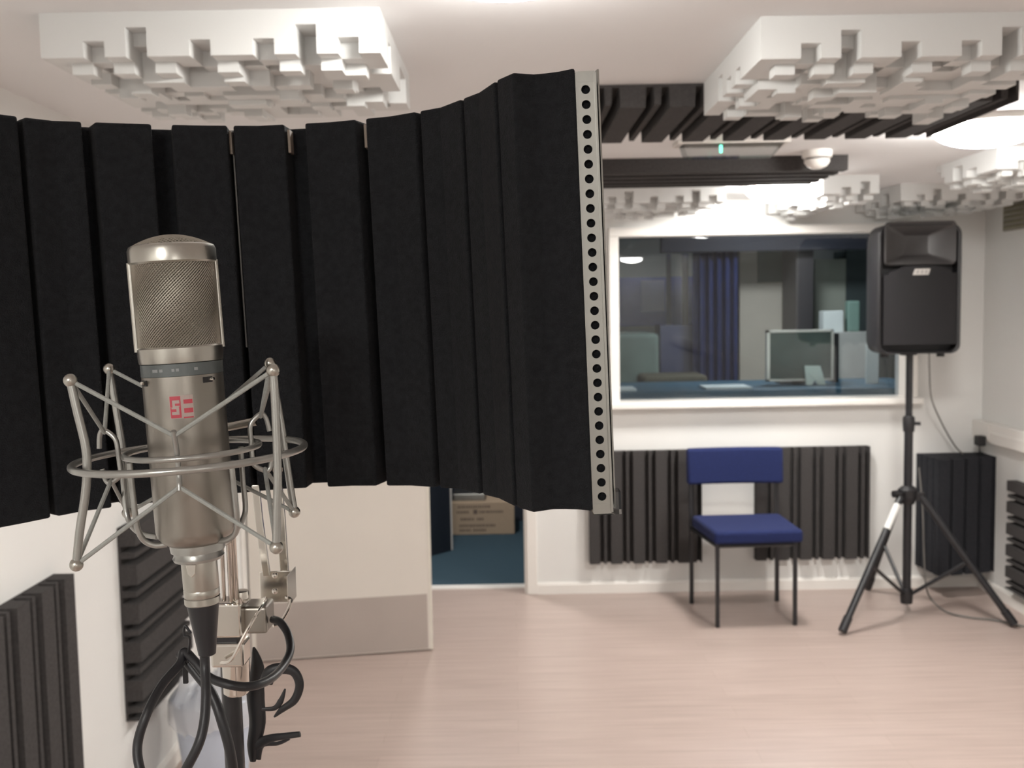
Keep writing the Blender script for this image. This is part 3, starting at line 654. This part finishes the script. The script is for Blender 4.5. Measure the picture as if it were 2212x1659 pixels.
# strip coloured as the thin line of light leaking between two middle ridges
a_ = out(plan(510), .010); bm = B(); box(bm, (a_.x-.0007, a_.y, -.03), (a_.x+.0004, a_.y+.006, .147)); obj('light_leak_strip', bm, mat('light_leak_grey', (.22,.20,.19), .5, noise=.4, nscale=12), sh, local=True)
for x in (629, 789, 507):
    a_ = out(plan(x), .006); bm = B(); box(bm, (a_.x-.0012, a_.y, .128), (a_.x+.0008, a_.y+.012, .1465)); obj('spacer', bm, mat('spacer', (.24,.19,.15), .6), sh, local=True)
# perforated edge strip with real holes
def edge_strip(x_left, width, y, mirror=1):
    bm = B(); n = 29; z0, z1 = -.1505, .1460; pitch = (z1-z0-.012)/n; w = width; rad = .0030; zc0 = z0+.006
    def quad(a_, b_, c_, d_): bm.faces.new([bm.verts.new(q) for q in (a_, b_, c_, d_)])
    K = 16
    for i in range(n):
        zc = zc0 + pitch*(i+.5); cx = x_left + w*.50
        sq = []; ci = []
        for k in range(K):
            a_ = 2*math.pi*(k+.5)/K; ca, sa = math.cos(a_), math.sin(a_); m = max(abs(ca), abs(sa))
            sq.append(Vector((cx + ca/m*w/2, y, zc + sa/m*pitch/2))); ci.append(Vector((cx+ca*rad, y, zc+sa*rad)))
        # square corners
        for k in range(K):
            k2 = (k+1) % K; quad(sq[k], sq[k2], ci[k2], ci[k])
            quad(ci[k], ci[k2], ci[k2]+Vector((0,.0012,0)), ci[k]+Vector((0,.0012,0)))
            d1, d2 = sq[k]-Vector((cx,y,zc)), sq[k2]-Vector((cx,y,zc))
            if abs(abs(d1.x)-w/2) < 1e-6 and abs(abs(d2.z)-pitch/2) < 1e-6 and abs(abs(d2.x)-w/2) > 1e-6 or abs(abs(d1.z)-pitch/2) < 1e-6 and abs(abs(d2.x)-w/2) < 1e-6 and abs(abs(d1.x)-w/2) > 1e-6:
                bm.faces.new([bm.verts.new(q) for q in (sq[k], Vector((cx+math.copysign(w/2, d1.x), y, zc+math.copysign(pitch/2, d1.z))), sq[k2])])
    box(bm, (x_left, y-.0002, z0), (x_left+w, y+.0012, z0+.006)); box(bm, (x_left, y-.0002, z1-.006), (x_left+w, y+.0012, z1))
    # rolled lips both sides
    e = x_left+w if mirror > 0 else x_left
    box(bm, (e-.0004, y-.0012, z0), (e+.0012, y+.012, z1)); e = x_left if mirror > 0 else x_left+w
    box(bm, (e-.0006, y-.0008, z0), (e+.0004, y+.004, z1))
    box(bm, (x_left, y, z1), (x_left+w, y+.014, z1+.0012)); box(bm, (x_left, y, z0-.0012), (x_left+w, y+.014, z0))
    bmesh.ops.remove_doubles(bm, verts=bm.verts, dist=1e-7)
    return bm
es = obj('edge_strip', edge_strip(re.x+.0004, .0122, re.y-.001), ALU, sh, local=True)
bm = B(); box(bm, (re.x+.0016, re.y+.0035, -.15), (re.x+.0115, re.y+.03, .144)); obj('edge_padding', bm, BLK_FOAM, sh, local=True)
le = plan(-255); obj('edge_strip', edge_strip(le.x-.0150, .0140, le.y-.001, -1), ALU, sh, local=True)
bm = B(); box(bm, (re.x+.0004, re.y+.004, -.1535), (re.x+.020, re.y+.02, -.138)); obj('end_cap', bm, CLEAR, sh, local=True)

# ------------------------------------------------------------------ microphone
MO = Vector((-.1868, .57, 1.4590)); MT = .044
mic = thing('studio_microphone', 'champagne nickel condenser microphone with wire mesh head and red logo', 'microphone', tuple(MO), (0, -MT, 0))
rh, rbdy = .0238, .0224
dx = .0
bm = B(); lathe(bm, [(rbdy-.006,-.052),(rbdy-.003,-.0500),(rbdy-.0008,-.047),(rbdy,-.044),(rbdy,.0455)], 64); obj('body', bm, NICKEL, mic, smooth=True, local=True)
bm = B(); lathe(bm, [(rbdy-.0005,.0455),(rbdy+.0002,.0457),(rbdy+.0002,.0525),(rbdy-.0005,.0527)], 64); obj('label_ring', bm, RINGG, mic, smooth=True, local=True)
bm = B(); lathe(bm, [(rbdy-.0002,.0527),(rbdy+.0006,.053),(rh-.0004,.0555),(rh-.0002,.0612),(rh-.0012,.0622)], 64); obj('lower_band', bm, NICKEL_L, mic, smooth=True, local=True)
bm = B(); lathe(bm, [(rh-.001,.1085),(rh+.0002,.1095),(rh+.0003,.1165),(rh-.0006,.1185),(rh-.0022,.1193),(rh-.0036,.1193)], 64); obj('upper_band', bm, NICKEL_L, mic, smooth=True, local=True)
# grille wires
rg = rh-.0014
def helixwire(bm, a0, tw, z0, z1, r, wr, steps=26, ph=0):
    pts = [Vector((( r+ph)*math.cos(a0+tw*i/steps), (r+ph)*math.sin(a0+tw*i/steps), z0+(z1-z0)*i/steps)) for i in range(steps+1)]
    tube(bm, pts, wr, 4)
bm = B(); nw = 78
for k in range(nw):
    helixwire(bm, 2*math.pi*k/nw, 2.3, .0615, .1090, rg, .00042)
    helixwire(bm, 2*math.pi*k/nw, -1.15, .0615, .1090, rg-.00045, .00036)
for k in range(1): pass
# dome mesh: two sets of crossing arcs
zd, Rd = .1192, .0208
def domez(x, y): return zd + .0056*(1-(x*x+y*y)/(Rd*Rd))
for ang in (math.radians(38), math.radians(-38)):
    ca, sa = math.cos(ang), math.sin(ang); v = -Rd+.0008
    while v < Rd:
        hw_ = math.sqrt(max(Rd*Rd-v*v, 0)); pts = []
        for i in range(13):
            u_ = -hw_+2*hw_*i/12; x = u_*ca - v*sa; y = u_*sa + v*ca; pts.append(Vector((x, y, domez(x, y))))
        if hw_ > .002: tube(bm, pts, .00045, 4)
        v += .0019
obj('grille', bm, MESHW, mic, smooth=True, local=True)
bm = B(); lathe(bm, [(rg-.0012,.0615),(rg-.0012,.1090)], 48); lathe(bm, [(Rd,zd-.0008)] + [(Rd*q, zd+.0056*(1-q*q)-.0011) for q in (.85,.7,.5,.3,.1)] + [(0, zd+.0044)], 40); obj('inner_mesh', bm, INNER, mic, smooth=True, local=True)
for a_ in (math.radians(-160), math.radians(13)):
    bm = B(); cx, cy = (rh-.0006)*math.cos(a_), (rh-.0006)*math.sin(a_); tube(bm, [Vector((cx, cy, .060)), Vector((cx, cy, .1100))], .0017, 10); obj('head_rib', bm, NICKEL_L, mic, smooth=True, local=True)
# toggle switches
for a_ in (math.radians(-72-66), math.radians(-72+36)):
    ca, sa = math.cos(a_), math.sin(a_); r = rbdy
    Mx = Matrix.Translation((r*ca, r*sa, .0425)) @ Matrix.Rotation(a_+math.pi/2, 4, 'Z')
    sw = obj('switch', box(B(), (-.0030,-.0004,-.0016), (.0030,.001,.0016), Mx), BLACKP, mic, local=True)
    tb = B(); tube(tb, [Mx @ Vector((.0012,0,0)), Mx @ Vector((.0022,-.0028,.0004))], .0009, 8); obj('toggle', tb, CHROME, sw, smooth=True, local=True)
# logo built on the curved body
def patch(bm, x0, x1, z0, z1, r, a0):
    n = 6; va = []; 
    for i in range(n+1):
        a_ = a0 + (x0+(x1-x0)*i/n)/rbdy
        va.append((bm.verts.new((r*math.cos(a_), r*math.sin(a_), z0)), bm.verts.new((r*math.cos(a_), r*math.sin(a_), z1)), bm.verts.new(((r-.0002)*math.cos(a_), (r-.0002)*math.sin(a_), z0)), bm.verts.new(((r-.0002)*math.cos(a_), (r-.0002)*math.sin(a_), z1))))
    for p_, q in zip(va, va[1:]): bm.faces.new([p_[0], q[0], q[1], p_[1]]); bm.faces.new([p_[2], q[2], q[3], p_[3]]); bm.faces.new([p_[0], q[0], q[2], p_[2]]); bm.faces.new([p_[1], q[1], q[3], p_[3]])
    bm.faces.new([va[0][0], va[0][1], va[0][3], va[0][2]]); bm.faces.new([va[-1][0], va[-1][1], va[-1][3], va[-1][2]])
LA = math.radians(-77); LZ = .0287; U = .0128
lg = obj('logo_ground', (lambda b: (patch(b, -U/2, U/2, LZ-U/2, LZ+U/2, rbdy+.00012, LA), b)[1])(B()), LOGOL, mic, local=True)
bm = B(); r = rbdy+.00022
patch(bm, -U*.47, -U*.02, LZ-U*.47, LZ-U*.33, r, LA); patch(bm, -U*.47, -U*.02, LZ+U*.30, LZ+U*.47, r, LA)
patch(bm, -U*.47, -U*.42, LZ-U*.33, LZ-U*.02, r, LA); patch(bm, -U*.47, -U*.38, LZ-.0*U, LZ+U*.30, r, LA)
patch(bm, -U*.10, -U*.02, LZ-U*.33, LZ+U*.02, r, LA); patch(bm, -U*.07, -U*.02, LZ+U*.02, LZ+U*.30, r, LA)
patch(bm, -U*.42, -U*.22, LZ-U*.20, LZ-U*.08, r, LA); patch(bm, -U*.26, -U*.07, LZ+U*.06, LZ+U*.16, r, LA)
patch(bm, U*.10, U*.47, LZ+U*.13, LZ+U*.31, r, LA); patch(bm, U*.10, U*.47, LZ-U*.27, LZ-U*.07, r, LA); patch(bm, U*.06, U*.47, LZ-U*.50, LZ-U*.44, r, LA)
obj('logo', bm, RED, mic, local=True)
# small unreadable lettering on the ring: pale dashes
bm = B()
for k, (xa, xb) in enumerate([(-.0150,-.0115),(-.0105,-.0085),(-.0035,-.0020),(-.0012,.0004),(.0085,.0105)]): patch(bm, xa, xb, .0484, .0500, rbdy+.00035, LA)
obj('ring_lettering', bm, mat('ring_letters', (.26,.27,.27), .5), mic, local=True)
# ------------------------------------------------------------------ XLR connector and cable
xlr = thing('microphone_cable', 'black microphone cable with silver plug looping below the microphone', 'cable', tuple(MO), (0, -MT, 0))
bm = B(); lathe(bm, [(.0098,-.0885),(.0102,-.088),(.0102,-.0845),(.0098,-.084),(.0102,-.0832),(.0102,-.080),(.0100,-.0795),(.0102,-.079),(.0102,-.0630)], 32); obj('plug_shell', bm, NICKEL_L, xlr, smooth=True, local=True)
Mx = Matrix.Translation((-.0015,-.0102,-.0665)); bm = B(); prism(bm, [Mx @ Vector(q) for q in ((-.003,-.0003,.0035),(.003,-.0003,.0035),(.0022,-.0003,-.002),(0,-.0003,-.0042),(-.0022,-.0003,-.002))], (0,.001,0)); obj('release_tab', bm, CHROME, xlr, local=True, bevel=.0004)
bm = B(); lathe(bm, [(.0043,-.1195),(.0050,-.119),(.0066,-.107),(.0082,-.096),(.0093,-.0885)], 24); obj('plug_boot', bm, RUBBER, xlr, smooth=True, local=True)
yc = .57
def CP(l): return smoothpts([at(px, py, Y=Y) for px, py, Y in l], 10)
cr = .0029
p1 = CP([(441,1395,.570),(443,1440,.570),(445,1500,.562),(441,1560,.555),(428,1610,.55),(400,1665,.55),(370,1720,.56),(330,1725,.57),(305,1670,.575),(297,1610,.58),(318,1540,.585),(350,1480,.60),(388,1435,.615),(398,1408,.62),(420,1428,.615),(450,1462,.61),(500,1480,.605),(545,1482,.61),(585,1466,.63),(612,1438,.66),(627,1405,.68),(622,1370,.70),(606,1345,.71),(590,1338,.72)])
obj('cable', tube(B(), p1, cr, 12), RUBBER, xlr, smooth=True)
# second run beside the pole
p2 = CP([(388,1410,.625),(425,1455,.62),(458,1500,.615),(480,1560,.61),(500,1640,.61),(512,1760,.62)])
low_run = p2 + CP([(512,1760,.62)] and [(512,1760,.62),(530,1950,.66)])[1:]
tail = smoothpts([low_run[-1], Vector((-.17,.58,.9)), Vector((-.10,.50,.35)), Vector((-.02,.46,.05)), Vector((.10,.50,.006)), Vector((.35,.7,.006)), Vector((.7,.8,.006))], 10)
tag(obj('stand_cable', tube(B(), low_run + tail[1:], cr*1.15, 12), RUBBER, smooth=True, loc=tuple(low_run[0])), 'black cable running down beside the stand pole to the floor', 'cable')

# ------------------------------------------------------------------ shock mount
sm = thing('shock_mount', 'silver spider shock mount with elastic cords cradling the microphone', 'shock mount', tuple(MO), (0, -MT, 0))
def ringp(R, z, n=64, cx=.001, cy=0): return [Vector((cx+R*math.cos(2*math.pi*k/n), cy+R*math.sin(2*math.pi*k/n), z)) for k in range(n)]
R0 = .0640
obj('outer_ring', tube(B(), ringp(R0, -.001, 80), .0021, 12, closed=True), MOUNT, sm, smooth=True, local=True)
obj('inner_ring', tube(B(), ringp(.0372, .0022, 64, cx=.003, cy=-.003), .0017, 12, closed=True), MOUNT, sm, smooth=True, local=True)
W2L = WM[sm.name].inverted()
def lp(px, py, Y): return W2L @ at(px, py, Y=Y)
YA, YC, YBk, YD = .530, .522, .625, .615
struts = {'A': [(152,822,YA),(166,885,YA),(184,960,YA),(188,1010,YA),(184,1070,YA),(172,1150,YA),(165,1220,YA)],
          'B': [(236,797,YBk),(247,860,YBk),(262,950,YBk),(268,1000,YBk),(272,1060,YBk),(276,1108,YBk)],
          'C': [(590,800,YC),(594,860,YC),(597,930,YC),(599,985,YC),(600,1040,YC),(598,1110,YC),(597,1182,YC)],
          'D': [(583,785,YD),(596,850,YD),(610,930,YD),(616,975,YD),(624,1030,YD),(630,1070,YD),(636,1106,YD)]}
ends = {}
for k, l in struts.items():
    pts = [lp(*q) for q in l]; ends[k] = (pts[0], pts[-1])
    s = obj('strut', tube(B(), smoothpts(pts, 6), .0023, 12), MOUNT, sm, smooth=True, local=True)
    for e in (pts[0], pts[-1]): obj('ball_end', ball(B(), e, .0037), NICKEL_L, s, smooth=True, local=True)
# inner basket: hooks and cradle rods
hooks = {'F': (lp(377,942,.530), lp(388,1052,.532)), 'L': (lp(226,935,.575), lp(240,1038,.575)), 'R': (lp(563,900,.585), lp(572,1012,.585)), 'K': (lp(445,905,.615), lp(448,1010,.615))}
for k, (a_, b_) in hooks.items():
    d = (a_-b_).normalized(); rad = Vector((a_.x, a_.y, 0)).normalized(); 
    inn = -rad*.006
    tipa = a_ + rad*.0045 - d*.009; tipb = b_ + rad*.0045 + d*.007
    pts = [tipa, a_ + rad*.003 - d*.001, a_ + d*.0015, a_ + inn - d*.004, a_ + inn*1.1 - d*.014, b_ + inn*1.1 + d*.010, b_ + inn + d*.003, b_ - d*.0012, b_ + rad*.003, tipb]
    if k == 'F': pts = [a_ + d*.003 + rad*.0012, a_ - d*.001, a_.lerp(b_, .3)+inn*.3, a_.lerp(b_, .7)+inn*.3, b_ + d*.001, b_ - d*.002 + rad*.001]
    obj('hook', tube(B(), smoothpts(pts, 6), .0015, 10), MOUNT, sm, smooth=True, local=True)
rods = [[(280,1000,.555),(286,1060,.555),(292,1110,.555),(298,1145,.556),(312,1168,.558),(335,1178,.560),(360,1176,.562)],
        [(500,995,.545),(506,1060,.546),(512,1120,.548),(510,1148,.552),(498,1162,.556),(480,1168,.560),(466,1166,.564)],
        [(520,965,.590),(525,1040,.590),(530,1095,.590),(526,1118,.588),(515,1138,.584),(495,1152,.58)],
        [(262,985,.60),(268,1060,.60),(276,1120,.598),(300,1150,.59),(340,1160,.582)]]
for l in rods: obj('cradle_rod', tube(B(), smoothpts([lp(*q) for q in l], 6), .0017, 10), MOUNT, sm, smooth=True, local=True)
bm = B(); lathe(bm, [(.0120,-.0545),(.0155,-.0540),(.0155,-.0475),(.0165,-.0470),(.0165,-.0535)][:3] + [(.0150,-.0465),(.0115,-.0465)], 40)
obj('thread_cup', lathe(B(), [(.0110,-.0625),(.0138,-.0622),(.0146,-.0605),(.0138,-.0590),(.0135,-.0572),(.0152,-.0568),(.0155,-.0545),(.0155,-.0492),(.0140,-.0485)], 40), MOUNT, sm, smooth=True, local=True); bm.free()
# elastic cords
cords = [(ends['A'][0], hooks['F'][0]), (hooks['F'][0], ends['C'][0]), (ends['A'][1], hooks['F'][1]), (hooks['F'][1], ends['C'][1]),
         (ends['A'][0], hooks['L'][0]), (ends['B'][0], hooks['L'][0]), (ends['A'][1], hooks['L'][1]), (ends['B'][1], hooks['L'][1]),
         (ends['C'][0], hooks['R'][0]), (ends['D'][0], hooks['R'][0]), (ends['C'][1], hooks['R'][1]), (ends['D'][1], hooks['R'][1]),
         (ends['B'][0], hooks['K'][0]), (ends['D'][0], hooks['K'][0]), (ends['B'][1], hooks['K'][1]), (ends['D'][1], hooks['K'][1])]
for a_, b_ in cords: obj('elastic_cord', tube(B(), [a_, b_], .00125, 8), CORD, sm, smooth=True, local=True)

# ------------------------------------------------------------------ microphone stand and clamps
base = at(508, 1655, Y=.72); 
stand = thing('microphone_stand', 'microphone stand with black pole and chrome clamps below the shield', 'microphone stand', (base.x+.02, base.y, 0))
pl_top = at(497, 1430, Y=.72)
axis = (pl_top-base).normalized()
foot = base - axis*(base.z/axis.z)
obj('pole', tube(B(), [foot+axis*.02, pl_top], .0072, 20), BLACKM, stand, smooth=True)
bm = B(); lathe(bm, [(.13,0),(.13,.008),(.12,.014),(.02,.022),(.012,.05),(0,.05)], 40, c=(foot.x, foot.y, 0)); obj('round_base', bm, BLACKM, stand, smooth=True)
lo = at(506, 1475, Y=.72); obj('lower_collar', lathe(B(), [(.0085,-.008),(.0100,-.006),(.0102,.024),(.0085,.026),(0,.026)], 28, c=(lo.x+.0015, lo.y, lo.z)), CHROME, stand, smooth=True)
def fbox(px0, py0, px1, py1, Y, d):
    a_ = at(px0, py0, Y=Y); b_ = at(px1, py1, Y=Y); bm = B(); box(bm, (min(a_.x,b_.x), Y-d/2, min(a_.z,b_.z)), (max(a_.x,b_.x), Y+d/2, max(a_.z,b_.z))); return bm
obj('clamp_block', fbox(470, 1296, 531, 1368, .715, .022), CHROME, stand, bevel=.0018)
obj('lower_block', fbox(462, 1382, 535, 1432, .715, .020), CHROME, stand, bevel=.002)
obj('black_spacer', fbox(466, 1367, 520, 1383, .716, .016), BLACKM, stand, bevel=.001)
obj('side_housing', fbox(531, 1302, 586, 1358, .725, .024), NICKEL, stand, bevel=.002)
p_ = at(519, 1288, Y=.712); obj('clamp_knob', lathe(B(), [(.006,-.004),(.0065,.0),(.006,.004),(0,.0045)], 20, c=p_), CHROME, stand, smooth=True)
# rising mount rods
for (xa, ya, xb, yb, r) in [(478,1165,484,1296,.0016),(494,1160,500,1298,.0020),(503,1150,511,1292,.0020)]:
    obj('mount_rod', tube(B(), [at(xa,ya,Y=.66), at(xb,yb,Y=.706)], r, 10), CHROME, stand, smooth=True)
# mount arm joining the shock mount cup to the rods
obj('mount_arm', tube(B(), [at(468,1180,Y=.585), at(485,1172,Y=.63), at(494,1168,Y=.66)], .0022, 10), CHROME, stand, smooth=True)
# shield bracket: two flat bars in a U shaped hinge plate
def flatbar(l, Y, w, th):
    pts = [at(px, py, Y=Y) for px, py in l]; bm = B()
    side = Vector((1,0,0)); poly = [q - side*w/2 for q in pts] + [q + side*w/2 for q in reversed(pts)]
    prism(bm, poly, (0, th, 0)); return bm
obj('bracket_bar', flatbar([(551,1048),(558,1120),(575,1245)], .775, .0058, .004), CHROME, stand, bevel=.0006)
obj('bracket_bar', flatbar([(598,1030),(606,1120),(614,1248)], .79, .0066, .004), CHROME, stand, bevel=.0006)
obj('bracket_arm', tube(B(), [at(600,1015,Y=.79), at(600,960,Y=.84), at(590,940,Y=.87)], .004, 10), CHROME, stand, smooth=True)
obj('hinge_plate', fbox(561, 1234, 632, 1300, .790, .0015), CHROME, stand, bevel=.0005)
obj('hinge_plate', fbox(628, 1234, 632, 1300, .770, .030), CHROME, stand, bevel=.0005)
for (x, y) in ((594,1243),(594,1277)): obj('bolt', ball(B(), at(x,y,Y=.768), .0024), CHROME, stand, smooth=True)
# wire handles
obj('wire_handle', tube(B(), smoothpts([at(562,1300,Y=.76), at(575,1292,Y=.735), at(560,1318,Y=.70), at(530,1368,Y=.69), at(500,1425,Y=.69), at(478,1432,Y=.70)], 6), .0011, 8), CHROME, stand, smooth=True)
obj('wire_handle', tube(B(), smoothpts([at(618,1290,Y=.76), at(629,1296,Y=.755), at(622,1318,Y=.75), at(605,1345,Y=.74), at(590,1352,Y=.735)], 6), .0012, 8), CHROME, stand, smooth=True)
# horizontal bar showing through the mount on the right
obj('cross_bar', tube(B(), [at(494,925,Y=.62), at(560,908,Y=.62)], .0026, 12), CHROME, sm, smooth=True) if False else None
cb = B(); tube(cb, [at(492,922,Y=.64), at(553,910,Y=.64)], .0028, 12); obj('cross_bar', cb, NICKEL_L, sm, smooth=True)

# ------------------------------------------------------------------ black wraps hanging from the stand
def ribbon(l, rads, flat, Y=None):
    return tube(B(), smoothpts([at(px, py, Y=y) for px, py, y in l], 6), [r for r in rads for _ in range(6)][:-5] if False else interp(rads, 6), 12, flat=flat)
def interp(r, k):
    out_ = []
    for i in range(len(r)-1):
        for j in range(k): out_.append(r[i]+(r[i+1]-r[i])*j/k)
    out_.append(r[-1]); return out_
w = ribbon([(548,1398,.74),(556,1440,.74),(552,1500,.74),(556,1560,.74),(548,1610,.74),(546,1645,.74)], [.0008,.0052,.0070,.0064,.0052,.0022], .5)
wr = thing('fabric_wrap', 'black fabric wrap hanging beside the stand pole', 'cable wrap', tuple(at(550,1500,Y=.74)))
obj('strap', w, RUBBER, wr, smooth=True)
obj('strap_tail', ribbon([(552,1610,.74),(580,1596,.735),(615,1590,.73),(648,1586,.725)], [.0045,.0032,.0026,.0022], .5), RUBBER, wr, smooth=True)
obj('strap_tail', ribbon([(558,1640,.74),(566,1610,.738),(600,1606,.735),(625,1596,.73)], [.002,.0022,.0018,.001], .5), RUBBER, wr, smooth=True)
hk = thing('curled_strap', 'black curled strap looping right of the stand pole', 'strap', tuple(at(610,1460,Y=.70)))
obj('strap', ribbon([(575,1474,.70),(585,1452,.70),(610,1444,.70),(636,1452,.70),(647,1480,.70),(636,1512,.70),(610,1532,.70),(592,1549,.70)], [.0050,.0050,.0042,.0036,.0032,.0030,.0024,.0006], .6), RUBBER, hk, smooth=True)
obj('strap_tail', ribbon([(566,1532,.70),(592,1530,.70),(606,1515,.70),(616,1488,.70)], [.0014,.0018,.0022,.0006], .5), RUBBER, hk, smooth=True)
tg = thing('cable_tie', 'small black hook and loop tie hanging left of the cable plug', 'cable tie', tuple(at(400,1440,Y=.62)))
obj('tie_tail', fbox(394, 1432, 407, 1476, .625, .002), RUBBER, tg, bevel=.0005)
obj('tie_loop', tube(B(), smoothpts([at(412,1368,Y=.61), at(400,1352,Y=.61), at(398,1372,Y=.61), at(410,1380,Y=.61), at(405,1430,Y=.62)], 6), .0009, 8), RUBBER, tg, smooth=True)

# ------------------------------------------------------------------ groups of repeats
for o in COL.objects:
    if o.parent is None and 'label' in o:
        b = o.name.split('.')[0]
        if b == 'foam_tile': o['group'] = 'ceiling foam tiles' if 'ceiling' in o['label'] else 'wall foam tiles'
        elif b == 'ceiling_diffuser': o['group'] = 'blocky ceiling diffusers'
        elif b == 'ceiling_light': o['group'] = 'round ceiling lights'
        elif b == 'stand_post': o['group'] = 'dark posts behind the window'
        elif b == 'paper_sheet': o['group'] = 'papers on the control desk'
